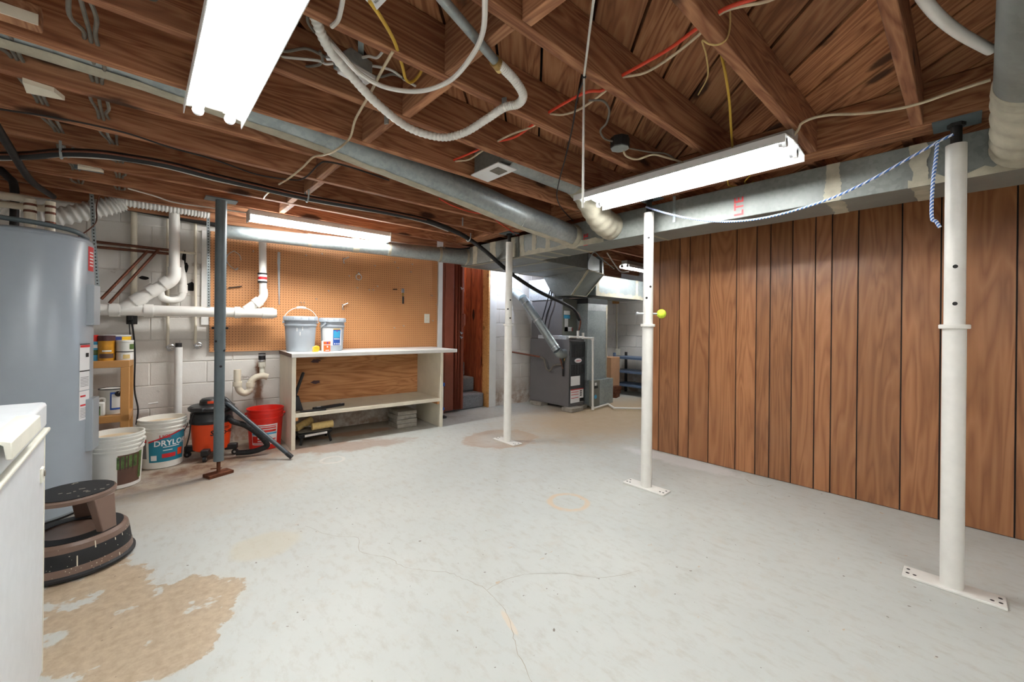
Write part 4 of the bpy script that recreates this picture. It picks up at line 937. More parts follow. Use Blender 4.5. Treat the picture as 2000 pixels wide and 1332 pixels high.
for a in (af+.78, af-1.32, af+2.87):
    v = []
    for z, r, w, d in ((.157, .172, .035, .03), (.318, .147, .05, .045)):
        e = Vector((math.cos(a), math.sin(a), 0)); g = Vector((-e.y, e.x, 0)); c = Vector((SX, SY, z))
        v += [c+e*(r-d)-g*w, c+e*r-g*w, c+e*r+g*w, c+e*(r-d)+g*w]
    MB().hexa(v).build('leg', M['brownstool'], ss, bevel=.004)
b = MB(); rs = random.Random(3)
def srf(z): return .213-(z-.02)*.114 if z < .06 else (.207-(z-.058)*.134 if z < .125 else .198-(z-.125)*.2)
for i in range(60):
    a = af+rs.uniform(-1.0, 1.5); z = rs.choice((rs.uniform(.025, .06), rs.uniform(.025, .145))); w = rs.uniform(.005, .02); hgt = rs.uniform(.001, .0035)
    b.wrap((SX, SY, 0), srf, a, a+w, z, z+hgt, .0012, n=2, m=1)
for a, z, h_ in ((af+.05, .06, .045), (af+.35, .115, .03), (af+.75, .11, .012), (af+.95, .112, .012), (af+.8, .03, .015)): b.wrap((SX, SY, 0), srf, a, a+.02, z, z+h_, .0014, n=2, m=2)
for i in range(14):
    a, r = rs.uniform(0, 6.28), rs.uniform(.02, .13); c = Vector((SX+r*math.cos(a), SY+r*math.sin(a), .3468)); w = rs.uniform(.003, .012); b.add([c+Vector((-w, -.003, 0)), c+Vector((w, -.002, 0)), c+Vector((w*.7, .003, 0)), c+Vector((-w, .002, 0))], [(0,1,2,3)])
b.build('paint_spatter', M['cream'], ss)
# ================================================================ WOODEN SHELF UNIT BEHIND THE HEATER
SN = .40
su = thing('shelf_unit', 'small oak-coloured open shelf unit behind the water heater', 'shelf', PW(225, 850, SN))
xa, xb = -.45, PW(262, 760, SN).x; sa = lambda x: x/math.cos(WA)
def sbx(x0, x1, n0, n1, z0, z1): return MB().box(x0, x1, -n1, -n0, z0, z1, WM)
for z in (.80, .37): sbx(xa, xb, .08, SN, z, z+.055).build('shelf', M['oak'], su, bevel=.003)
sbx(xa, xb, .08, SN, .05, .10).build('shelf', M['oak'], su, bevel=.003)
for x in (xa, xb-.052):
    for n in (.08, SN-.03): sbx(x, x+.052, n, n+.03, 0, .80).build('post', M['oak'], su, bevel=.003)
def jar(name, label, cat, x, y, z, prof, mat, bands=(), parts=()):
    t = thing(name, label, cat, (x, y, z)); MB().lathe(prof, (x, y, z), 28).build('body', M[mat], t, sharp=35); a = facing(x, y)
    for nm, m, z0, z1, r, a0, a1 in bands: MB().wrap((x, y, z), lambda q: r, a+a0, a+a1, z0, z1, .0012).build(nm, M[m], t)
    for nm, m, pr in parts: MB().lathe(pr, (x, y, z), 28).build(nm, M[m], t, sharp=35)
    return t
zt = .855; q = lambda u, n: (PW(u, 700, n).x, PW(u, 700, n).y)
c_ = lambda r, h: [(.001, 0), (r, 0), (r, h), (.001, h)]
x, y = q(184.5, .34); jar('spray_can', 'light blue spray can with red cap on the oak shelf', 'spray can', x, y, zt, c_(.025, .15), 'skyblue', (('label_band', 'label', .10, .125, .025, -1.2, 1.2), ('label_band', 'labelgreen', .045, .085, .025, -1.2, 1.2)), (('cap', 'red', [(.001, .15), (.022, .15), (.022, .20), (.001, .20)]),))
x, y = q(208, .34); jar('spray_can', 'golden-brown can with maroon lid on the oak shelf', 'can', x, y, zt, c_(.05, .155), 'goldcan', (('label_band', 'white', .07, .082, .05, -.5, .6), ('label_band', 'labelbrown', .02, .055, .05, -.9, .9)), (('lid', 'maroon', [(.001, .155), (.051, .155), (.051, .195), (.001, .195)]),))
x, y = q(228, .22); jar('paint_can', 'grey can with navy blue top behind the plastic tubs', 'can', x, y, zt, c_(.085, .155), 'greyink', (('label_band', 'navy', .15, .185, .085, -1.3, 1.0), ('label_band', 'yellow', .158, .185, .0855, .35, 1.5)), (('lid', 'white', [(.001, .155), (.084, .155), (.084, .187), (.088, .19), (.088, .197), (.078, .198), (.001, .194)]),))
x, y = q(244, .33)
jar('plastic_tub', 'lower white plastic tub with printed label, second tub on it', 'tub', x, y, zt, c_(.052, .062), 'bucketw', (('label_band', 'label', .008, .05, .052, -.4, .9), ('label_band', 'nap', .012, .045, .0525, -.2, .6)), (('lid', 'rubber', [(.001, .063), (.053, .063), (.053, .07), (.001, .07)]),))
jar('plastic_tub', 'upper white plastic tub stacked on another tub', 'tub', x, y, zt+.07, c_(.052, .072), 'bucketw', (('label_band', 'labelgreen', .015, .058, .052, .55, 1.4),), (('lid', 'white', [(.001, .073), (.054, .073), (.054, .088), (.001, .088)]),))
zt = .425; q = lambda u, n: (PW(u, 800, n).x, PW(u, 800, n).y)
x, y = q(221, .25)
t = jar('paint_can', 'large paint can with blue label on the lower oak shelf', 'can', x, y, zt, [(.001, 0), (.083, 0), (.085, .006), (.085, .185), (.088, .19), (.088, .195), (.08, .197), (.078, .19), (.001, .19)], 'bucketw', (('label_band', 'labelblue', .035, .175, .0852, -.2, 1.2), ('label_picture', 'white', .05, .16, .0866, -.1, 1.1)), (('rim', 'black', [(.082, .194), (.0885, .194), (.0885, .2), (.082, .201)]),))
a = facing(x, y)+.35; e = Vector((math.cos(a), math.sin(a), 0)); MB().cyl(Vector((x, y, zt+.16))+e*.084, Vector((x, y, zt+.16))+e*.092, .022, n=16).build('handle_boss', M['black'], t); MB().tube([Vector((x, y, zt+.165))+e*.092, Vector((x, y, zt+.21))+e*.09+Vector((.015, 0, 0)), Vector((x, y, zt+.27))+e*.05+Vector((.04, 0, 0))], .003, 6, 4).build('bail', M['chrome'], t)
x, y = q(188, .36); t = thing('jug', 'small white plastic jug with printed label on shelf', 'jug', (x, y, zt))
MB().cbox((x, y, zt+.055), (.105, .06, .11), WA).build('body', M['bucketw'], t, bevel=.012); MB().cyl((x-.02, y, zt+.108), (x-.02, y, zt+.135), .018, n=14).build('cap', M['white'], t)
b = MB().tube([(x+.0, y, zt+.105), (x+.02, y, zt+.135), (x+.045, y, zt+.13), (x+.045, y, zt+.10)], .009, 8, 4); b.build('handle', M['bucketw'], t)
MB().cbox((x-.01, y-.0308, zt+.045), (.07, .0016, .07), WA).build('label_panel', M['labelgreen'], t); MB().cbox((x-.01, y-.0318, zt+.032), (.05, .0016, .018), WA).build('label_band', M['yellow'], t); MB().cbox((x-.01, y-.0318, zt+.068), (.066, .0016, .014), WA).build('label_band', M['maroon'], t)
# ================================================================ BUCKETS ON THE FLOOR
bx, by = .148, 4.40
t, rf = bucket('bucket', 'white sealer bucket with teal label beside the vacuum', bx, by, 0, .132, .152, .385, 'bucketw', rings=(.945, .85, .78), ringw=.007, fill='tan', bail=(facing(.165, 4.4)+1.45, 2.55, 'rubber'), grip=False)
a = facing(bx, by); c = (bx, by, 0)
lp = MB().wrap(c, rf, a-.62, a+1.15, .055, .225, .001, n=18).build('label_panel', M['teal'], t)
v = []
for i in range(13):
    A = a-.62+1.77*i/12; z = .222+.085*(i/12)**1.0; v += [(bx+(rf(z)+.0018)*math.cos(A), by+(rf(z)+.0018)*math.sin(A), z-.012), (bx+(rf(z)+.0018)*math.cos(A), by+(rf(z)+.0018)*math.sin(A), z)]
MB().add(v, [(2*i, 2*i+1, 2*i+3, 2*i+2) for i in range(12)], True).build('label_stripe', M['labelred'], t)
v = []
for i in range(13):
    A = a-.62+1.77*i/12; z = .222+.085*(i/12); R = rf(z)+.001; v += [(bx+R*math.cos(A), by+R*math.sin(A), .224), (bx+R*math.cos(A), by+R*math.sin(A), z-.008)]
MB().add(v, [(2*i, 2*i+1, 2*i+3, 2*i+2) for i in range(12)], True).build('label_panel', M['teal'], t)
cyl_text('DRYLOK', .062, c, rf, a+.42, .182, 'label', 'lettering', t, .003, .95)
cyl_text('UGL', .036, c, rf, a+.12, .244, 'labelred', 'lettering', t, .0032, 1.1)
b = MB(); b.wrap(c, rf, a+.02, a+.8, .168, .174, .003, m=1); b.wrap(c, rf, a+.02, a+.45, .142, .148, .003, m=1); b.split('label_lines', M['label'], lp)
MB().wrap(c, rf, a-.02, a+.62, .085, .118, .0025, m=1).build('label_band', M['labelred'], lp)
MB().wrap(c, rf, a+.72, a+1.0, .09, .145, .003, m=1).build('label_picture', M['orange'], lp)
MB().wrap(c, rf, a-.52, a-.25, .07, .11, .0025, m=1).build('label_lines', M['label'], lp)
MB().wrap(c, rf, a-1.15, a-.75, .085, .23, .001).build('side_label', M['greyink'], t); MB().wrap(c, rf, a-1.15, a-.72, .215, .24, .0018, m=1).build('label_band', M['labelred'], t)
bx, by = -.115, 4.05
t, rf = bucket('bucket', 'white stain bucket with forest picture beside the water heater', bx, by, 0, .132, .15, .375, 'bucketw', rings=(.95, .87, .79, .72), ringw=.007, fill='tan', bail=(facing(-.115, 4.05)+1.2, 2.45, 'chrome'), grip=False)
a = facing(bx, by); c = (bx, by, 0)
MB().wrap(c, rf, a+.05, a+1.1, .03, .235, .001).build('label_panel', M['labelbrown'], t); MB().wrap(c, rf, a+.02, a+.85, .14, .225, .0022).build('label_picture', M['labelgreen'], t)
b = MB()
for k in (.12, .3, .42, .62): b.wrap(c, rf, a+k, a+k+.05, .13, .226, .003, n=2, m=1)
b.build('tree_trunk_print', M['maroon'], t); MB().wrap(c, rf, a+.95, a+1.15, .05, .24, .0024).build('label_band', M['labelgreen'], t)
bx, by = -.092, 4.312
t, rf = bucket('bucket', 'tan bucket half hidden behind the forest-label bucket', bx, by, 0, .088, .10, .30, 'tan', rings=(.9,))
bx, by = .888, 4.43
t, rf = bucket('bucket', 'bright red bucket beside the workbench', bx, by, 0, .128, .15, .37, 'red', rings=(.93, .80), ringw=.005, bail=(facing(.888, 4.43)+1.35, -2.2, 'chrome'))
a = facing(bx, by); c = (bx, by, 0)
lp = MB().wrap(c, rf, a-.85, a+.75, .05, .235, .001, n=16).build('label_panel', M['label'], t)
b = MB()
for i, (z, h_) in enumerate(((.215, .008), (.195, .012), (.165, .02), (.09, .012), (.072, .008), (.058, .006))): b.wrap(c, rf, a-.78, a+.66, z, z+h_, .002, n=12, m=1)
b.wrap(c, rf, a-.8, a-.45, .07, .13, .002); b.split('label_print', M['red'], lp)
MB().wrap(c, rf, a-.8, a+.7, .142, .158, .002, n=12, m=1).build('label_band', M['skyblue'], lp)
# ================================================================ WET-DRY VACUUM
M['wand'] = mk('dark_slate_plastic', (58,66,72), .4, 0, .1, 12)
VX, VY = .475, 4.415
vc = thing('shop_vacuum', 'orange and black wet-dry vacuum with hose', 'vacuum', (VX, VY, 0)); a = facing(VX, VY); rv = lambda z: .130+(z-.06)*.075
MB().lathe([(.001, .06), (.105, .06), (.130, .075), (rv(.30), .30), (rv(.30)+.005, .305), (rv(.30)+.005, .312)], (VX, VY, 0), 44).build('tank', M['orange'], vc, sharp=35)
MB().lathe([(.154, .302), (.158, .308), (.158, .325), (.152, .335), (.150, .385), (.140, .40), (.001, .40)], (VX, VY, 0), 44).build('lid_skirt', M['black'], vc, sharp=30)
MB().lathe([(.145, .40), (.165, .412), (.168, .435), (.15, .45), (.09, .455), (.085, .49), (.07, .505), (.001, .508)], (VX, VY, 0), 44).build('motor_head', M['black'], vc, sharp=30)
e = Vector((math.cos(a-.6), math.sin(a-.6), 0)); MB().cbox(Vector((VX, VY, .432))+e*.13, (.12, .11, .035), a-.6).build('head_handle', M['black'], vc, bevel=.01)
MB().wrap((VX, VY, 0), lambda z: .079, a-.35, a+.25, .470, .492, .012, m=1).build('badge', M['orange'], vc)
for k in (.25, 1.75, 3.3, 4.85):
    A = a+k-.5; e = Vector((math.cos(A), math.sin(A), 0)); c = Vector((VX, VY, 0))
    ft = MB().cbox(c+e*.15+Vector((0, 0, .075)), (.09, .055, .05), A).build('foot', M['black'], vc, bevel=.006)
    MB().cyl(c+e*.178+Vector((0, 0, .025))-Vector((-e.y, e.x, 0))*.012, c+e*.178+Vector((0, 0, .025))+Vector((-e.y, e.x, 0))*.012, .025, n=18).build('caster', M['black'], ft)
    MB().cyl(c+e*.178+Vector((0, 0, .025))-Vector((-e.y, e.x, 0))*.013, c+e*.178+Vector((0, 0, .025))+Vector((-e.y, e.x, 0))*.013, .010, n=12).build('hub', M['chrome'], ft)
cyl_text('Shop-vac', .062, (VX, VY, 0), rv, a+.72, .205, 'ink', 'lettering', vc, .0015, 1.0)
b = MB()
for z in (.262, .25): b.wrap((VX, VY, 0), rv, a+.42, a+1.0, z, z+.005, .0015, m=1)
b.split('label_lines', M['ink'], vc)
q = lambda u, v, y: PY(u, v, y)
hp = [Vector((VX, VY, .345))+Vector((math.cos(a+1.0), math.sin(a+1.0), 0))*.14, q(455, 823, 4.22), q(480, 831, 4.19), q(505, 848, 4.17), q(522, 868, 4.16), q(512, 880, 4.17), q(490, 884, 4.2), q(462, 884, 4.24)]
hp[-1].z = hp[-2].z = .035; hp[-3].z = .055
MB().tube(hp, lambda t: .023+.0005*math.sin(t*2*PI*60), 14, 70).build('hose', M['rubber'], vc)
w0, w1 = q(441, 785, 4.30), PZ(570, 893, .02)
wn = MB().cyl(w0, w1, .018, n=16).build('wand', M['wand'], vc); MB().tube([q(430, 778, 4.36), q(440, 780, 4.31), q(452, 793, 4.28), q(460, 801, 4.26)], .021, 12, 4).build('cuff', M['black'], wn); MB().cyl(w0.lerp(w1, .93), w1, .0195, n=16).build('tip', M['black'], wn)
MB().tube([q(380, 802, 4.33), q(374, 820, 4.32), q(370, 850, 4.34), q(362, 880, 4.38), (.30, 4.5, .01)], .005, 6, 6).build('power_cord', M['rubber'], vc)
# ================================================================ FURNACE GROUP
GX0, GX1, GY0, GY1 = 4.40, 4.745, 3.68, 4.44
fu = thing('furnace', 'dark grey gas furnace cabinet with black louvred front', 'furnace', (4.57, 4.05, 0))
MB().box(GX0, GX1, GY0, GY1, .055, .985).build('cabinet', M['furn'], fu, bevel=.004)
fp = MB().box(GX0+.012, GX1-.012, GY0-.018, GY0, .10, .955).build('front_door', M['furndark'], fu, bevel=.004)
for z0, z1 in ((.74, .92), (.50, .64)):
    for i in range(5):
        x0 = GX0+.03+i*.058; MB().box(x0, x0+.05, GY0-.024, GY0-.018, z0, z1).build('louvre', M['black'], fp, bevel=.002)
b = MB(); b.lathe([(.001, 0), (.075, 0), (.078, .006), (.07, .012), (.001, .014)], (0, 0, 0), 28, Matrix.Translation((GX0+.17, GY0-.018, .69))@Matrix.Rotation(PI/2, 4, 'X')@Matrix.Diagonal((1, .42, 1, 1))); b.build('badge', M['label'], fp)
flat_text('LENNOX', .027, (GX0+.17, GY0-.034, .681), (1, 0, 0), (0, 0, 1), 'labelred', 'badge_lettering', fp)
MB().box(GX0+.11, GX0+.24, GY0-.022, GY0-.017, .615, .64).build('door_grip', M['dark'], fp)
MB().box(GX0+.02, GX0+.22, GY0-.0195, GY0-.0175, .345, .475).build('data_label', M['label'], fp)
lb2 = MB().box(GX0+.015, GX0+.30, GY0-.0195, GY0-.0175, .105, .295).build('warning_label', M['label'], fp)
b = MB(); b.box(GX0+.015, GX0+.30, GY0-.0205, GY0-.0193, .283, .295)
for z in (.17, .215, .25): b.box(GX0+.03, GX0+.19, GY0-.0205, GY0-.0193, z, z+.008)
b.split('label_lines', M['labelred'], lb2); b = MB(); b.box(GX0+.215, GX0+.3, GY0-.0205, GY0-.0193, .11, .16)
for i in range(3): b.box(GX0+.225, GX0+.26, GY0-.0205, GY0-.0193, .19+.03*i, .208+.03*i)
b.split('label_marks', M['ink'], lb2)
cc_ = MB().box(GX0+.005, GX1-.02, GY0+.14, GY1-.02, .99, 1.55).build('coil_cabinet', M['furn'], fu, bevel=.004)
MB().box(GX0+.007, GX1-.022, GY0+.128, GY0+.14, 1.0, 1.56).build('coil_front', M['olive'], fu, bevel=.003)
for x0, x1, z0, z1, m in ((.03, .16, 1.335, 1.39, 'label'), (.03, .16, 1.28, 1.33, 'skyblue'), (.05, .12, 1.10, 1.28, 'label'), (.05, .21, 1.10, 1.16, 'label'), (.2, .22, 1.10, 1.15, 'labelred')): MB().box(GX0+x0, GX0+x1, GY0+.125, GY0+.1275, z0, z1).build('coil_label', M[m], fu)
MB().box(GX0, GX0+.06, GY0+.05, GY0+.6, .986, 1.04).build('foil_tape', M['foil'], fu, bevel=.004)
MB().box(GX0-.015, GX1-.03, GY0+.27, GY1+.03, 1.55, 1.86).build('supply_plenum', M['foil'], fu, bevel=.004)
for i, (x, y, sx, sy) in enumerate(((4.46, 3.66, .26, .18), (4.43, 4.28, .16, .22), (4.72, 3.75, .12, .2))): tag(MB().cbox((x, y, .0275), (sx, sy, .055), .06*i).build('concrete_pad', M['concrete'], bevel=.006), ('concrete pad under the furnace front corner', 'concrete pad under the furnace rear left corner', 'concrete pad between furnace and return duct')[i], 'concrete pad', 'pads under the furnace')
fl = thing('flue_pipe', 'shiny galvanised flue pipe slanting from the wall into the furnace', 'pipe', PW(1003, 571))
w_ = PW(1001, 571, -.05); e0 = PW(1003, 571, .06); e1 = PX(1022, 583, 4.05); e2 = PX(1088, 684, 4.27); e3 = PX(1104, 690, 4.41)
MB().tube([w_, e0, PW(1010, 573, .12), e1], .062, 20, 6).build('wall_elbow', M['galv'], fl); MB().cyl(e1, e2, .058, n=24).build('pipe_section', M['galv'], fl)
MB().tube([e2, PX(1094, 691, 4.32), e3], .062, 20, 6).build('furnace_elbow', M['galv'], fl)
for k in (.08, .42, .93): MB().cyl(e1.lerp(e2, k), e1.lerp(e2, k+.015), .0615, n=24).build('joint_band', M['chrome'], fl)
MB().lathe([(.062, 0), (.085, .004), (.085, .0)], e3+Vector((-.006, 0, 0)), 24, Matrix.Rotation(-PI/2, 4, 'Y')).build('collar', M['iron'], fl)
gl = thing('gas_line', 'thin flexible gas line from the wall to the furnace', 'pipe', PW(1000, 687))
g0 = PW(998, 687, .02); MB().cyl(g0, PX(1055, 697, 4.30), .013, n=10).build('copper_run', M['copper'], gl)
MB().tube([PX(1055, 697, 4.30), PX(1063, 702, 4.33), PX(1067, 718, 4.34), PX(1074, 724, 4.34), PX(1081, 715, 4.35), PX(1088, 712, 4.36), PX(1097, 712, 4.37)], .013, 10, 6).build('flex_connector', M['greycab'], gl)
MB().cyl(PX(1100, 700, 4.375), PX(1100, 735, 4.375), .014, n=10).build('drip_leg', M['iron'], gl); MB().cyl(PX(1097, 711, 4.375), PX(1104, 700, 4.41), .012, n=10).build('valve', M['brass'], gl)
MB().cyl(PX(1093, 696, 4.37), PX(1100, 720, 4.37), .011, n=8).build('wire_conduit', M['copper'], gl)
# return air: filter cabinet, vertical drop, horizontal duct
rd = thing('return_duct', 'tall rectangular return air duct beside the furnace', 'duct', (5.0, 3.75, 0))
MB().box(4.73, 5.20, 3.62, 4.15, .40, 1.50).build('vertical_duct', M['galv'], rd, bevel=.004)
MB().box(4.725, 5.205, 3.615, 4.155, 1.50, 1.575).build('canvas_collar', M['rubber'], rd, bevel=.004)
MB().box(4.80, 5.30, 3.57, 4.15, .03, .40).build('base_box', M['galv'], rd, bevel=.004)
fc = MB().box(4.755, 4.93, 3.545, 3.60, .03, .40).build('filter_cabinet', M['olive'], rd, bevel=.003)
MB().box(4.81, 4.85, 3.541, 3.546, .33, .37).build('catch', M['label'], fc); MB().box(4.80, 4.88, 3.541, 3.546, .29, .325).build('grip_slot', M['ink'], fc); MB().cyl((4.83, 3.543, .17), (4.83, 3.546, .17), .03, n=18).build('round_sticker', M['skyblue'], fc)
MB().box(4.86, 6.25, 3.58, 4.1, 1.62, 1.92).build('horizontal_duct', M['galv'], rd, bevel=.004)
m_ = MB()
for x, w in ((4.9, .06), (5.42, .09), (5.95, .08)): jag_band(m_, 4.86, 6.25, 3.58, 4.1, 1.62, 1.92, x, w, 'X')
v = []
for i in range(31):
    x = 4.86+i*.046; v += [(x, 3.5762, 1.616), (x, 3.5762, 1.62+.06*random.uniform(.5, 1.2))]
m_.add(v, [(2*i, 2*i+1, 2*i+3, 2*i+2) for i in range(30)]); v = []
for i in range(25):
    z = .41+i*.045; v += [(5.2, 3.6155, z), (5.2-.03*random.uniform(.5, 1.3), 3.6155, z)]
m_.add(v, [(2*i, 2*i+1, 2*i+3, 2*i+2) for i in range(24)]); m_.split('mastic_seal', M['mastic'], rd)
MB().box(4.73, 5.20, 3.6165, 3.62, 1.40, 1.50).build('foil_tape', M['foil'], rd)
cd = thing('condensate_drain', 'thin white condensate drain pipe in front of the return duct', 'pipe', (4.95, 3.5, 0)); yd = 3.48
MB().tube([PY(u, v, yd) for u, v in ((1138,660),(1145,660),(1157,661)) ], .014, 10, 2).build('top_run', M['pvc'], cd)
d0, d1 = PY(1158, 661, yd), PY(1158, 793, yd); d1.z = .03; MB().cyl(d0, d1, .014, n=12).build('drop', M['pvc'], cd); MB().cyl(d0+Vector((0, 0, -.03)), d0+Vector((0, 0, .02)), .02, n=12).build('elbow', M['pvc'], cd)
d2 = PZ(1188, 789, .03); d3 = PZ(1200, 797, .03); d4 = PZ(1262, 798, .03); MB().cyl(d1, d2, .014, n=12).build('floor_run', M['pvc'], cd); MB().cyl(d2, d3, .014, n=12).build('floor_run', M['pvc'], cd); MB().cyl(d3, d4, .014, n=12).build('floor_run', M['pvc'], cd); MB().cyl(d1+Vector((0, 0, -.015)), d1+Vector((0, 0, .03)), .02, n=12).build('elbow', M['pvc'], cd)
for u in (1129, 1139): MB().cyl(PY(u, 661, 3.62), PY(u, 646 if u < 1135 else 650, 3.62), .017, n=10).build('vent_stub', M['pvc'], cd)
MB().cyl(PY(1112, 658, 3.66), PY(1141, 659, 3.62), .018, n=10).build('trap_run', M['pvc'], cd)
tag(MB().box(4.748, 4.753, 3.70, 3.76, .62, .92).build('warning_strip', M['yellow']), 'narrow yellow strip between furnace and return duct', 'strip')
# blue steel shelving and boxes in the far corner
bs = thing('steel_shelf', 'blue-grey steel shelving in the far corner', 'shelf', (6.35, 3.75, 0))
for z in (.15, .38, .62): sh = MB().box(6.20, 6.60, 3.2, 4.18, z, z+.035).build('shelf', M['blueshelf'], bs, bevel=.003)
for x in (6.20, 6.57):
    for y in (3.2, 4.15): MB().box(x, x+.035, y, y+.035, 0, .72).build('post', M['blueshelf'] if x < 6.3 else M['iron'], bs)
tag(MB().cbox((5.98, 4.10, .33), (.3, .22, .66), .1).build('cardboard_box', M['cardboard'], bevel=.004), 'tall cardboard box behind the return duct', 'box')
for i in range(3): tag(MB().cbox((5.90, 3.93, .03+.062*i), (.2, .1, .06), .3-.2*i).build('brick', M['rust'], bevel=.004), ('bottom', 'middle', 'top')[i]+' red-brown brick in the far stack', 'brick', 'bricks by the far shelf')
t = thing('wall_outlet', 'conduit and outlet box on the far block wall', 'outlet', PW(1206, 690, .03)); MB().cyl(PW(1205, 590, .03), PW(1205, 685, .03), .012, n=8).build('conduit', M['cream'], t); MB().cbox(PW(1207, 688, .04), (.1, .05, .12), WA).build('box', M['offwhite'], t, bevel=.004)
tag(MB().cbox(PW(1203, 589, .04), (.14, .05, .08), WA).build('wood_block', M['pinelight'], bevel=.003), 'small wood block on the far wall below the return duct', 'block')
# ================================================================ CABLES, HOSES AND SMALL THINGS ON THE CEILING
def C_(pts, z=2.075):
    return [PZ(q[0], q[1], q[2] if len(q) > 2 else z) for q in pts]
def cable(name, label, cat, pts, r, mat, n=8, sub=7, group=None):
    return tag(MB().tube(pts, r, n, sub).build(name, M[mat]), label, cat, group)
hz = thing('drain_hose', 'white corrugated hose looping below the joists from a grey conduit', 'hose', PZ(860, 270, 2.04))
hp = C_([(610,20,2.14),(640,90,2.09),(690,152,2.06),(740,205,2.045),(800,250,2.035),(860,268,2.03),(905,260,2.035),(950,233,2.05),(985,210,2.06),(1012,203,2.06),(1022,186,2.065),(1008,160,2.07),(985,135,2.075),(970,122,2.08)])
MB().tube(hp, lambda t: .0165+.0012*math.sin(t*2*PI*90), 12, 56).build('hose', M['pvc'], hz)
MB().cyl(PZ(840, -30, 2.085), PZ(969, 121, 2.08), .0155, n=14).build('conduit', M['galv'], hz)
MB().cyl(PZ(966, 118, 2.08), PZ(974, 127, 2.08), .0205, n=14).build('hose_clamp', M['brass'], hz); MB().cyl(PZ(972, 126, 2.08), PZ(978, 134, 2.078), .019, n=14).build('rubber_sleeve', M['nap'], hz)
for u, v in ((985,212), (755,240)): c = PZ(u, v, 2.06); MB().cbox(c+Vector((0, 0, .02)), (.006, .02, .05), .5).build('hanger_clip', M['galv'], hz)
cable('water_tube', 'thin white plastic tube in a wide loop under the joists', 'tube', C_([(948,-20),(944,60),(920,112),(878,158),(820,178),(755,171),(705,145),(672,112),(640,75,2.12)], 2.05), .0085, 'pvc')
cable('yellow_cable', 'yellow cable curving between the joists near the paper tag', 'cable', C_([(722,2,2.08),(745,35,2.08),(770,80,2.1),(785,125,2.12),(793,155,2.13),(805,160,2.15),(820,145,2.18),(830,120,2.2)]), .006, 'canary')
t = thing('paper_tag', 'white paper tag with handwriting hanging on the yellow cable', 'tag', PZ(735, 8, 2.07))
a_, b_2, c_2, d_2 = PZ(700, -12, 2.09), PZ(736, 20, 2.075), PZ(757, -2, 2.075), PZ(722, -34, 2.09)
MB().prism([a_, b_2, c_2, d_2], (0, 0, .0008)).build('card', M['label'], t)
ex = (c_2-b_2).normalized(); ey = (a_-b_2).normalized(); flat_text('WASHER', .011, b_2.lerp(c_2, .5)+ey*.012-Vector((0, 0, .0006)), ex*.62, ey, 'ink', 'handwriting', t)
jb = thing('junction_box', 'grey metal junction box with pale cover between two joists', 'junction box', PZ(688, 125, 2.15))
c = PZ(690, 128, 2.135); MB().cbox(c, (.10, .10, .05), .3).build('box', M['galv'], jb, bevel=.004); MB().cbox(c+Vector((.01, -.01, -.035)), (.11, .085, .018), .2).build('cover', M['label'], jb, bevel=.004)
for dx in (-.06, .05): MB().cyl(c+Vector((dx, 0, 0)), c+Vector((dx*1.5, .02, 0)), .011, n=8).build('cable_clamp', M['chrome'], jb)
MB().bar(PZ(705, 70, 2.2), c+Vector((.03, 0, .02)), .02, .01).build('bracket', M['galv'], jb)
for i, P_ in enumerate(([(672,112),(640,112),(600,95),(560,100),(520,95)], [(674,118),(640,125),(620,118),(560,112),(530,108)], [(676,108),(640,85),(605,50),(600,25)], [(700,115),(720,110),(738,112),(755,90)], [(705,140),(740,150),(770,145),(800,160)], [(700,125),(760,135),(790,155),(812,168)], [(520,105),(570,128),(618,128),(630,118),(625,100)])):
    MB().tube(C_(P_, 2.15), .005, 6, 6).build('cable', M[('greycab', 'whitecab')[i % 2]], jb)
cable('ivory_cable', 'long ivory cable hanging across several joists and the long duct', 'cable', C_([(768,100,2.10),(745,140,2.085),(722,185,2.085),(695,232,2.08),(683,270,2.075),(655,294,2.0),(632,303,2.04),(612,307,2.09),(590,328,2.085),(565,348,2.085),(545,360,2.085)]), .0055, 'ivory')
cable('ivory_cable', 'short ivory cable end beside the black refrigerant line', 'cable', C_([(536,372,2.07),(525,376,2.06),(517,384,2.07),(515,388,2.08)]), .005, 'ivory')
cable('ivory_cable', 'thick ivory cable stub nailed to a joist near the bright light', 'cable', C_([(672,-15,2.08),(666,20,2.085),(660,40,2.09),(648,52,2.09)]), .007, 'whitecab')
# red cable and its pale companion threading through the joists
zr = 2.165
rp = [(1560,-40),(1500,-12),(1415,18),(1362,55),(1300,100),(1208,152),(1178,176),(1140,182),(1068,222),(1043,242),(1005,268),(965,278),(940,290),(905,305),(882,315),(850,335)]
cable('red_cable', 'bright red cable threading through the joists beside a pale cable', 'cable', C_(rp, zr), .0065, 'redcab', 8, 5)
pp = [(1560,-28),(1500,2),(1415,22),(1365,68),(1310,112),(1260,142),(1208,154),(1180,180),(1135,212),(1100,224),(1068,224),(1043,246),(1000,262),(965,280),(940,296),(915,312),(882,317),(850,337)]
cable('pale_cable', 'pale cable drooping beside the red cable through the joists', 'cable', C_(pp, zr-.004), .005, 'ivory', 8, 5)
cable('red_cable', 'red cable lying along the long duct near the far column', 'cable', C_([(858,388),(885,402),(920,414),(955,420),(975,435),(1000,452),(1016,462)], 2.088), .005, 'redcab', 8, 5)
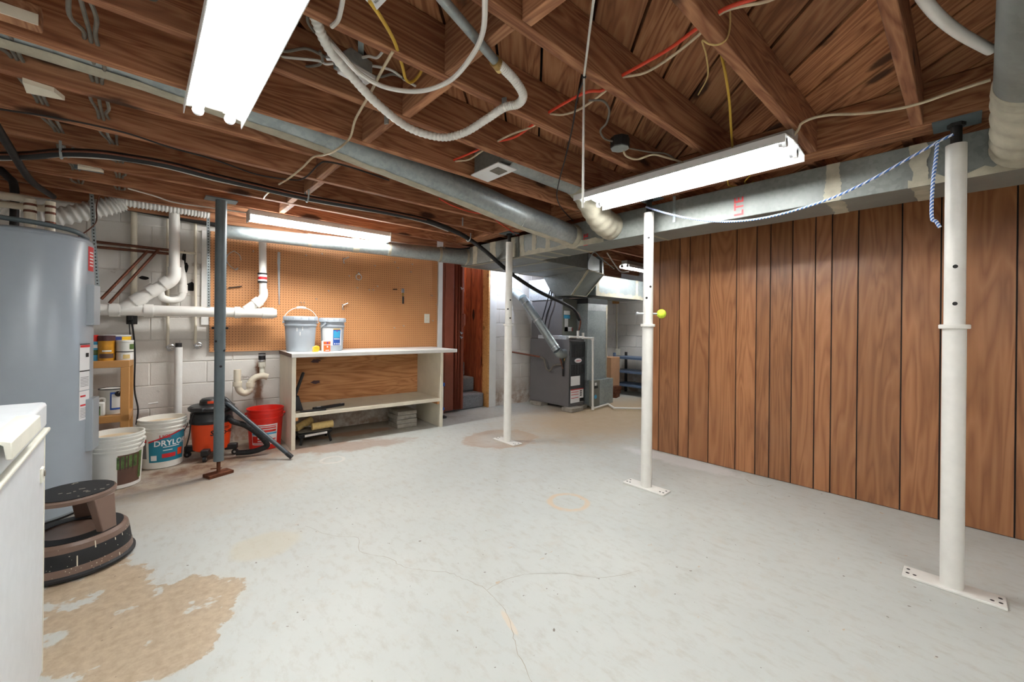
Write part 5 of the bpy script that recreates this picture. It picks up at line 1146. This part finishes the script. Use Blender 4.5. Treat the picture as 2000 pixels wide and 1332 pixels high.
# pull cord and black wire
pc = thing('pull_cord', 'white pull cord hanging from a joist beside the right lamp', 'cord', PZ(1140, 148, 2.09)); k0 = PZ(1141, 150, 2.092)
MB().tube([PZ(1163, -25, 2.095), PZ(1152, 60, 2.095), k0], .0042, 6, 4).build('upper_run', M['whitecab'], pc); MB().cyl(k0, (k0.x, k0.y, 1.60), .0042, n=8).build('drop', M['whitecab'], pc); MB().ball(k0, .009).build('knot', M['black'], pc)
cable('black_wire', 'thin black wire drooping from the pull cord to the trunk duct', 'wire', [k0+Vector((.002, -.004, 0)), PZ(1128, 190, 2.085), PZ(1118, 250, 2.08), PZ(1104, 310, 2.07), PZ(1092, 355, 2.06), PZ(1088, 385, 2.06), PZ(1098, 408, 2.07), PZ(1120, 432, 2.075)], .0038, 'rubber')
ob = thing('junction_box', 'round grey ceiling box with pale cable near the right lamp', 'junction box', PZ(1210, 283, 2.13)); c = PZ(1211, 280, 2.125)
MB().cyl(c+Vector((0, 0, -.025)), c+Vector((0, 0, .03)), .05, n=8).build('box', M['iron'], ob, bevel=.004); MB().cyl(c+Vector((0, 0, -.029)), c+Vector((0, 0, -.0252)), .048, n=8).build('cover', M['galv'], ob)
MB().tube(C_([(1150,196,2.16),(1178,197,2.15),(1190,215,2.14),(1185,240,2.13),(1173,255,2.12),(1180,270,2.12),(1196,276,2.125)]), .005, 6, 6).build('cable', M['greycab'], ob)
MB().tube(C_([(1218,296,2.09),(1224,305,2.08),(1245,311,2.08),(1275,302,2.085),(1300,307,2.085),(1330,316,2.09),(1343,320,2.1)]), .0055, 6, 6).build('cable', M['ivory'], ob); MB().tube(C_([(1230,290,2.12),(1270,297,2.11),(1300,300,2.1),(1320,312,2.1)]), .004, 6, 6).build('cable', M['greycab'], ob)
cable('yellow_cable', 'yellow cable dropping between joists to the right lamp', 'cable', [PZ(1409, 107, 2.27), PZ(1418, 150, 2.2), PZ(1425, 200, 2.16), PZ(1428, 250, 2.12), PZ(1431, 290, 2.095)], .0055, 'canary')
for i, P_ in enumerate((((1421,352),(1424,362),(1440,365)), ((1465,343),(1455,355),(1462,360),(1472,355)))): cable('yellow_cable', ('left', 'right')[i]+' yellow wire end curling under the beam by the lamp', 'wire', C_(P_, 2.085), .004, 'canary')
cable('brown_string', 'thin brown string tied round a joist in the upper right', 'string', C_([(1426,20,2.2),(1426,50,2.16),(1420,75,2.11),(1404,87,2.09),(1385,86,2.095),(1372,80,2.12),(1380,110,2.16),(1382,150,2.2),(1364,185,2.24)]), .003, 'nap')
cable('ivory_cable', 'ivory cable running from the right lamp end to the large duct', 'cable', C_([(1548,270,2.08),(1560,252,2.085),(1566,241,2.088),(1590,230,2.085),(1625,224,2.085),(1680,222,2.085),(1745,214,2.085),(1800,201,2.085),(1860,180,2.085),(1935,156,2.09)]), .006, 'ivory')
cable('plastic_pipe', 'white plastic pipe curving down behind the large round duct', 'pipe', C_([(1790,-25,2.14),(1812,8,2.13),(1840,38,2.12),(1880,68,2.12),(1935,98,2.12)]), .016, 'pvc', 12)
# blue rope slung between two columns
rx = 2.66
cable('blue_rope', 'blue and white rope slung between two white columns', 'rope', [PX(u, v, x) for u, v, x in ((1862,262,2.66),(1830,278,2.66),(1760,318,2.66),(1680,362,2.65),(1600,396,2.65),(1500,424,2.65),(1420,433,2.65),(1350,427,2.66),(1300,416,2.67),(1262,404,2.68))], .0062, 'rope')
cable('blue_rope', 'loose end of blue rope hanging beside the right column', 'rope', [PX(u, v, 2.655) for u, v in ((1831,278),(1828,310),(1823,350),(1820,400),(1821,428),(1828,432),(1836,444))], .0066, 'rope')
# refrigerant line set
rl = thing('refrigerant_line', 'black insulated refrigerant line running under the joists to the furnace', 'pipe', PZ(420, 345, 2.06))
lp_ = C_([(-60,300),(0,304),(60,303),(120,298),(190,300),(250,308),(330,322),(420,345),(510,366),(600,386),(690,402),(760,415),(830,430),(880,448),(915,466)], 2.055)+[PY(u, v, y) for u, v, y in ((950,492,3.35),(1000,535,3.42),(1050,568,3.48),(1100,592,3.52),(1122,606,3.54),(1132,625,3.55))]
MB().tube(lp_, .0215, 12, 6).build('insulated_line', M['rubber'], rl)
def off(P_, d): return [p+Vector(d) for p in P_]
MB().tube(off(lp_[:13], (0, -.028, -.002)), .006, 8, 6).build('copper_line', M['copper'], rl); MB().tube([p+Vector((0, .03+.012*math.sin(i*2.1), -.012)) for i, p in enumerate(lp_[:14])], .005, 8, 6).build('control_wire', M['whitecab'], rl)
MB().tube(off(lp_[:9], (0, .045, .0)), .012, 8, 6).build('second_line', M['rubber'], rl)
for i in (3, 9, 14):
    c = lp_[i]; MB().tube([c+Vector((.0, -.04, .05)), c+Vector((0, -.034, -.005)), c+Vector((0, 0, -.03)), c+Vector((0, .034, -.005)), c+Vector((0, .04, .05))], .006, 6, 4).build('pipe_strap', M['galv'], rl)
MB().tube([PY(u, v, 3.55) for u, v in ((1122,606),(1130,614),(1134,628),(1131,645))], .012, 8, 5).build('tail', M['copper'], rl)
for i, P_ in enumerate((((1072,538),(1080,548),(1074,570),(1066,600),(1058,628)), ((1084,540),(1078,560),(1076,590),(1068,615),(1064,640)))): cable('black_wire', ('left', 'right')[i]+' black wire hanging down the side of the coil cabinet', 'wire', [PX(u, v, 4.36) for u, v in P_], .008, 'rubber')
# grey cable bundles passing through the joists at the left
def bundle(label, us, cnt):
    t = thing('cable_bundle', label, 'cables', PZ(*us[0], 2.15), 'cable bundles through the joists')
    for k in range(cnt):
        pts = []
        for i, (u, v) in enumerate(us):
            p = PZ(u, v, 2.155); p.x += (k-(cnt-1)/2)*.014
            pts.append(p)
            if i < len(us)-1:
                q = PZ(*us[i+1], 2.155); m = p.lerp(q, .45); m.x += (k-(cnt-1)/2)*.022; m.z += (.012*((k*7+i*3) % 4)-.035); pts.append(m)
        MB().tube(pts, .0065, 6, 5).build('cable', M['greycab'], t)
bundle('bundle of grey cables crossing the left joists beside the bright light', [(150,-30),(176,68),(190,160),(200,222),(222,280),(234,318),(234,345),(233,370)], 3)
bundle('bundle of grey cables crossing the joists at the left edge', [(-30,20),(30,110),(80,195),(115,256),(148,328),(155,358)], 3)
cable('grey_cable', 'long grey cable sweeping past the bright light at top', 'cable', C_([(270,-25),(330,22),(375,48),(420,66),(520,80)], 2.17), .012, 'greycab')
cable('black_wire', 'thin black wire stapled along a joist at left', 'wire', C_([(0,213),(120,232),(240,258),(330,287),(420,312),(500,340),(570,351),(596,347),(622,322),(640,316),(690,328),(760,352)], 2.088), .0045, 'rubber')
cable('white_cable', 'white cable along the joists to the pegboard light', 'cable', C_([(250,368),(300,382),(340,395),(400,404),(450,411),(486,416)], 2.088), .0055, 'whitecab')
cable('iron_pipe', 'long dark pipe slanting under the joists at the left edge', 'pipe', [PZ(-20, 225, 2.07), PZ(20, 290, 2.05), PZ(60, 352, 2.02), PZ(104, 384, 2.04)], .018, 'iron', 12)
cable('iron_pipe', 'lower dark pipe at the left edge above the water heater', 'pipe', [PY(-15, 318, 4.3), PY(15, 345, 4.3), PY(28, 365, 4.3), PY(28, 440, 4.3)], .022, 'iron', 12)
cable('white_cable', 'white cord looping to the distant light', 'cord', [PY(u, v, 3.1) for u, v in ((1186,494),(1200,515),(1212,530),(1228,531))], .008, 'whitecab')
cable('grey_cable', 'thin bent strap beside the round riser near the furnace', 'strap', [PY(u, v, 3.1) for u, v in ((1148,524),(1150,508),(1161,493),(1175,505),(1200,525))], .006, 'galv')
cable('black_wire', 'black cable along the round pipe above the pegboard end', 'wire', [PY(u, v, 3.85) for u, v in ((870,484),(905,486),(940,478),(975,468),(1000,463),(1030,456))], .009, 'rubber')
# register, boards and plates
rg = thing('ceiling_register', 'white ceiling register plate between two joists', 'register', (1.55, 1.93, 2.1))
P_ = [PZ(920, 341, 2.098), PZ(973, 316, 2.098), PZ(1010, 330, 2.098), PZ(953, 354, 2.098)]
MB().prism(P_, (0, 0, -.006)).build('plate', M['label'], rg); c0, e1_, e2_ = P_[0], P_[1]-P_[0], P_[3]-P_[0]
MB().prism([c0+e1_*a+e2_*b+Vector((0, 0, -.0065)) for a, b in ((.55, .25), (.85, .25), (.85, .8), (.55, .8))], (0, 0, -.003)).build('grille', M['greycab'], rg)
xs_ = sorted(p.x for p in P_); MB().box(xs_[0]+.04, xs_[-1]-.05, 1.775, 2.09, 2.12, 2.27).build('boot', M['galvdull'], rg)
for lab, P_, th, m in (('pale wood strip nailed across a joist bay at left', [(44,151),(106,171),(127,188),(52,173)], .018, 'cream'), ('pale strip under a dark plate on the left joists', [(152,320),(198,329),(203,334),(152,326)], .012, 'cream')):
    tag(MB().prism([PZ(u, v, 2.098) for u, v in P_], (0, 0, -th)).build('wood_strip', M[m]), lab, 'strip')
q0 = PZ(175, 318, 2.16); tag(MB().cbox((q0.x, q0.y-.01, 2.15), (.13, .02, .09)).build('dark_plate', M['steelgray']), 'dark square plate between joists above the black line', 'plate')
wc = thing('wood_block', 'broken wood block with cream face at the upper left corner', 'block', PZ(15, 40, 2.09)); q0 = PZ(18, 30, 2.11)
MB().cbox((q0.x-.06, q0.y-.01, 2.125), (.26, .05, .07)).build('block', M['block'], wc, bevel=.006); MB().cbox((q0.x-.06, q0.y-.037, 2.108), (.25, .004, .034)).build('face_strip', M['cream'], wc)
MB_h = lambda u, v, L: tag(MB().bar(PZ(u, v, 2.09), PZ(u, v, 2.09)-Vector((0, 0, L)), .012, .003).build('hanger_hook', M['galv']), 'small metal hanger holding the black refrigerant line', 'hook')
MB_h(904, 425, .07)
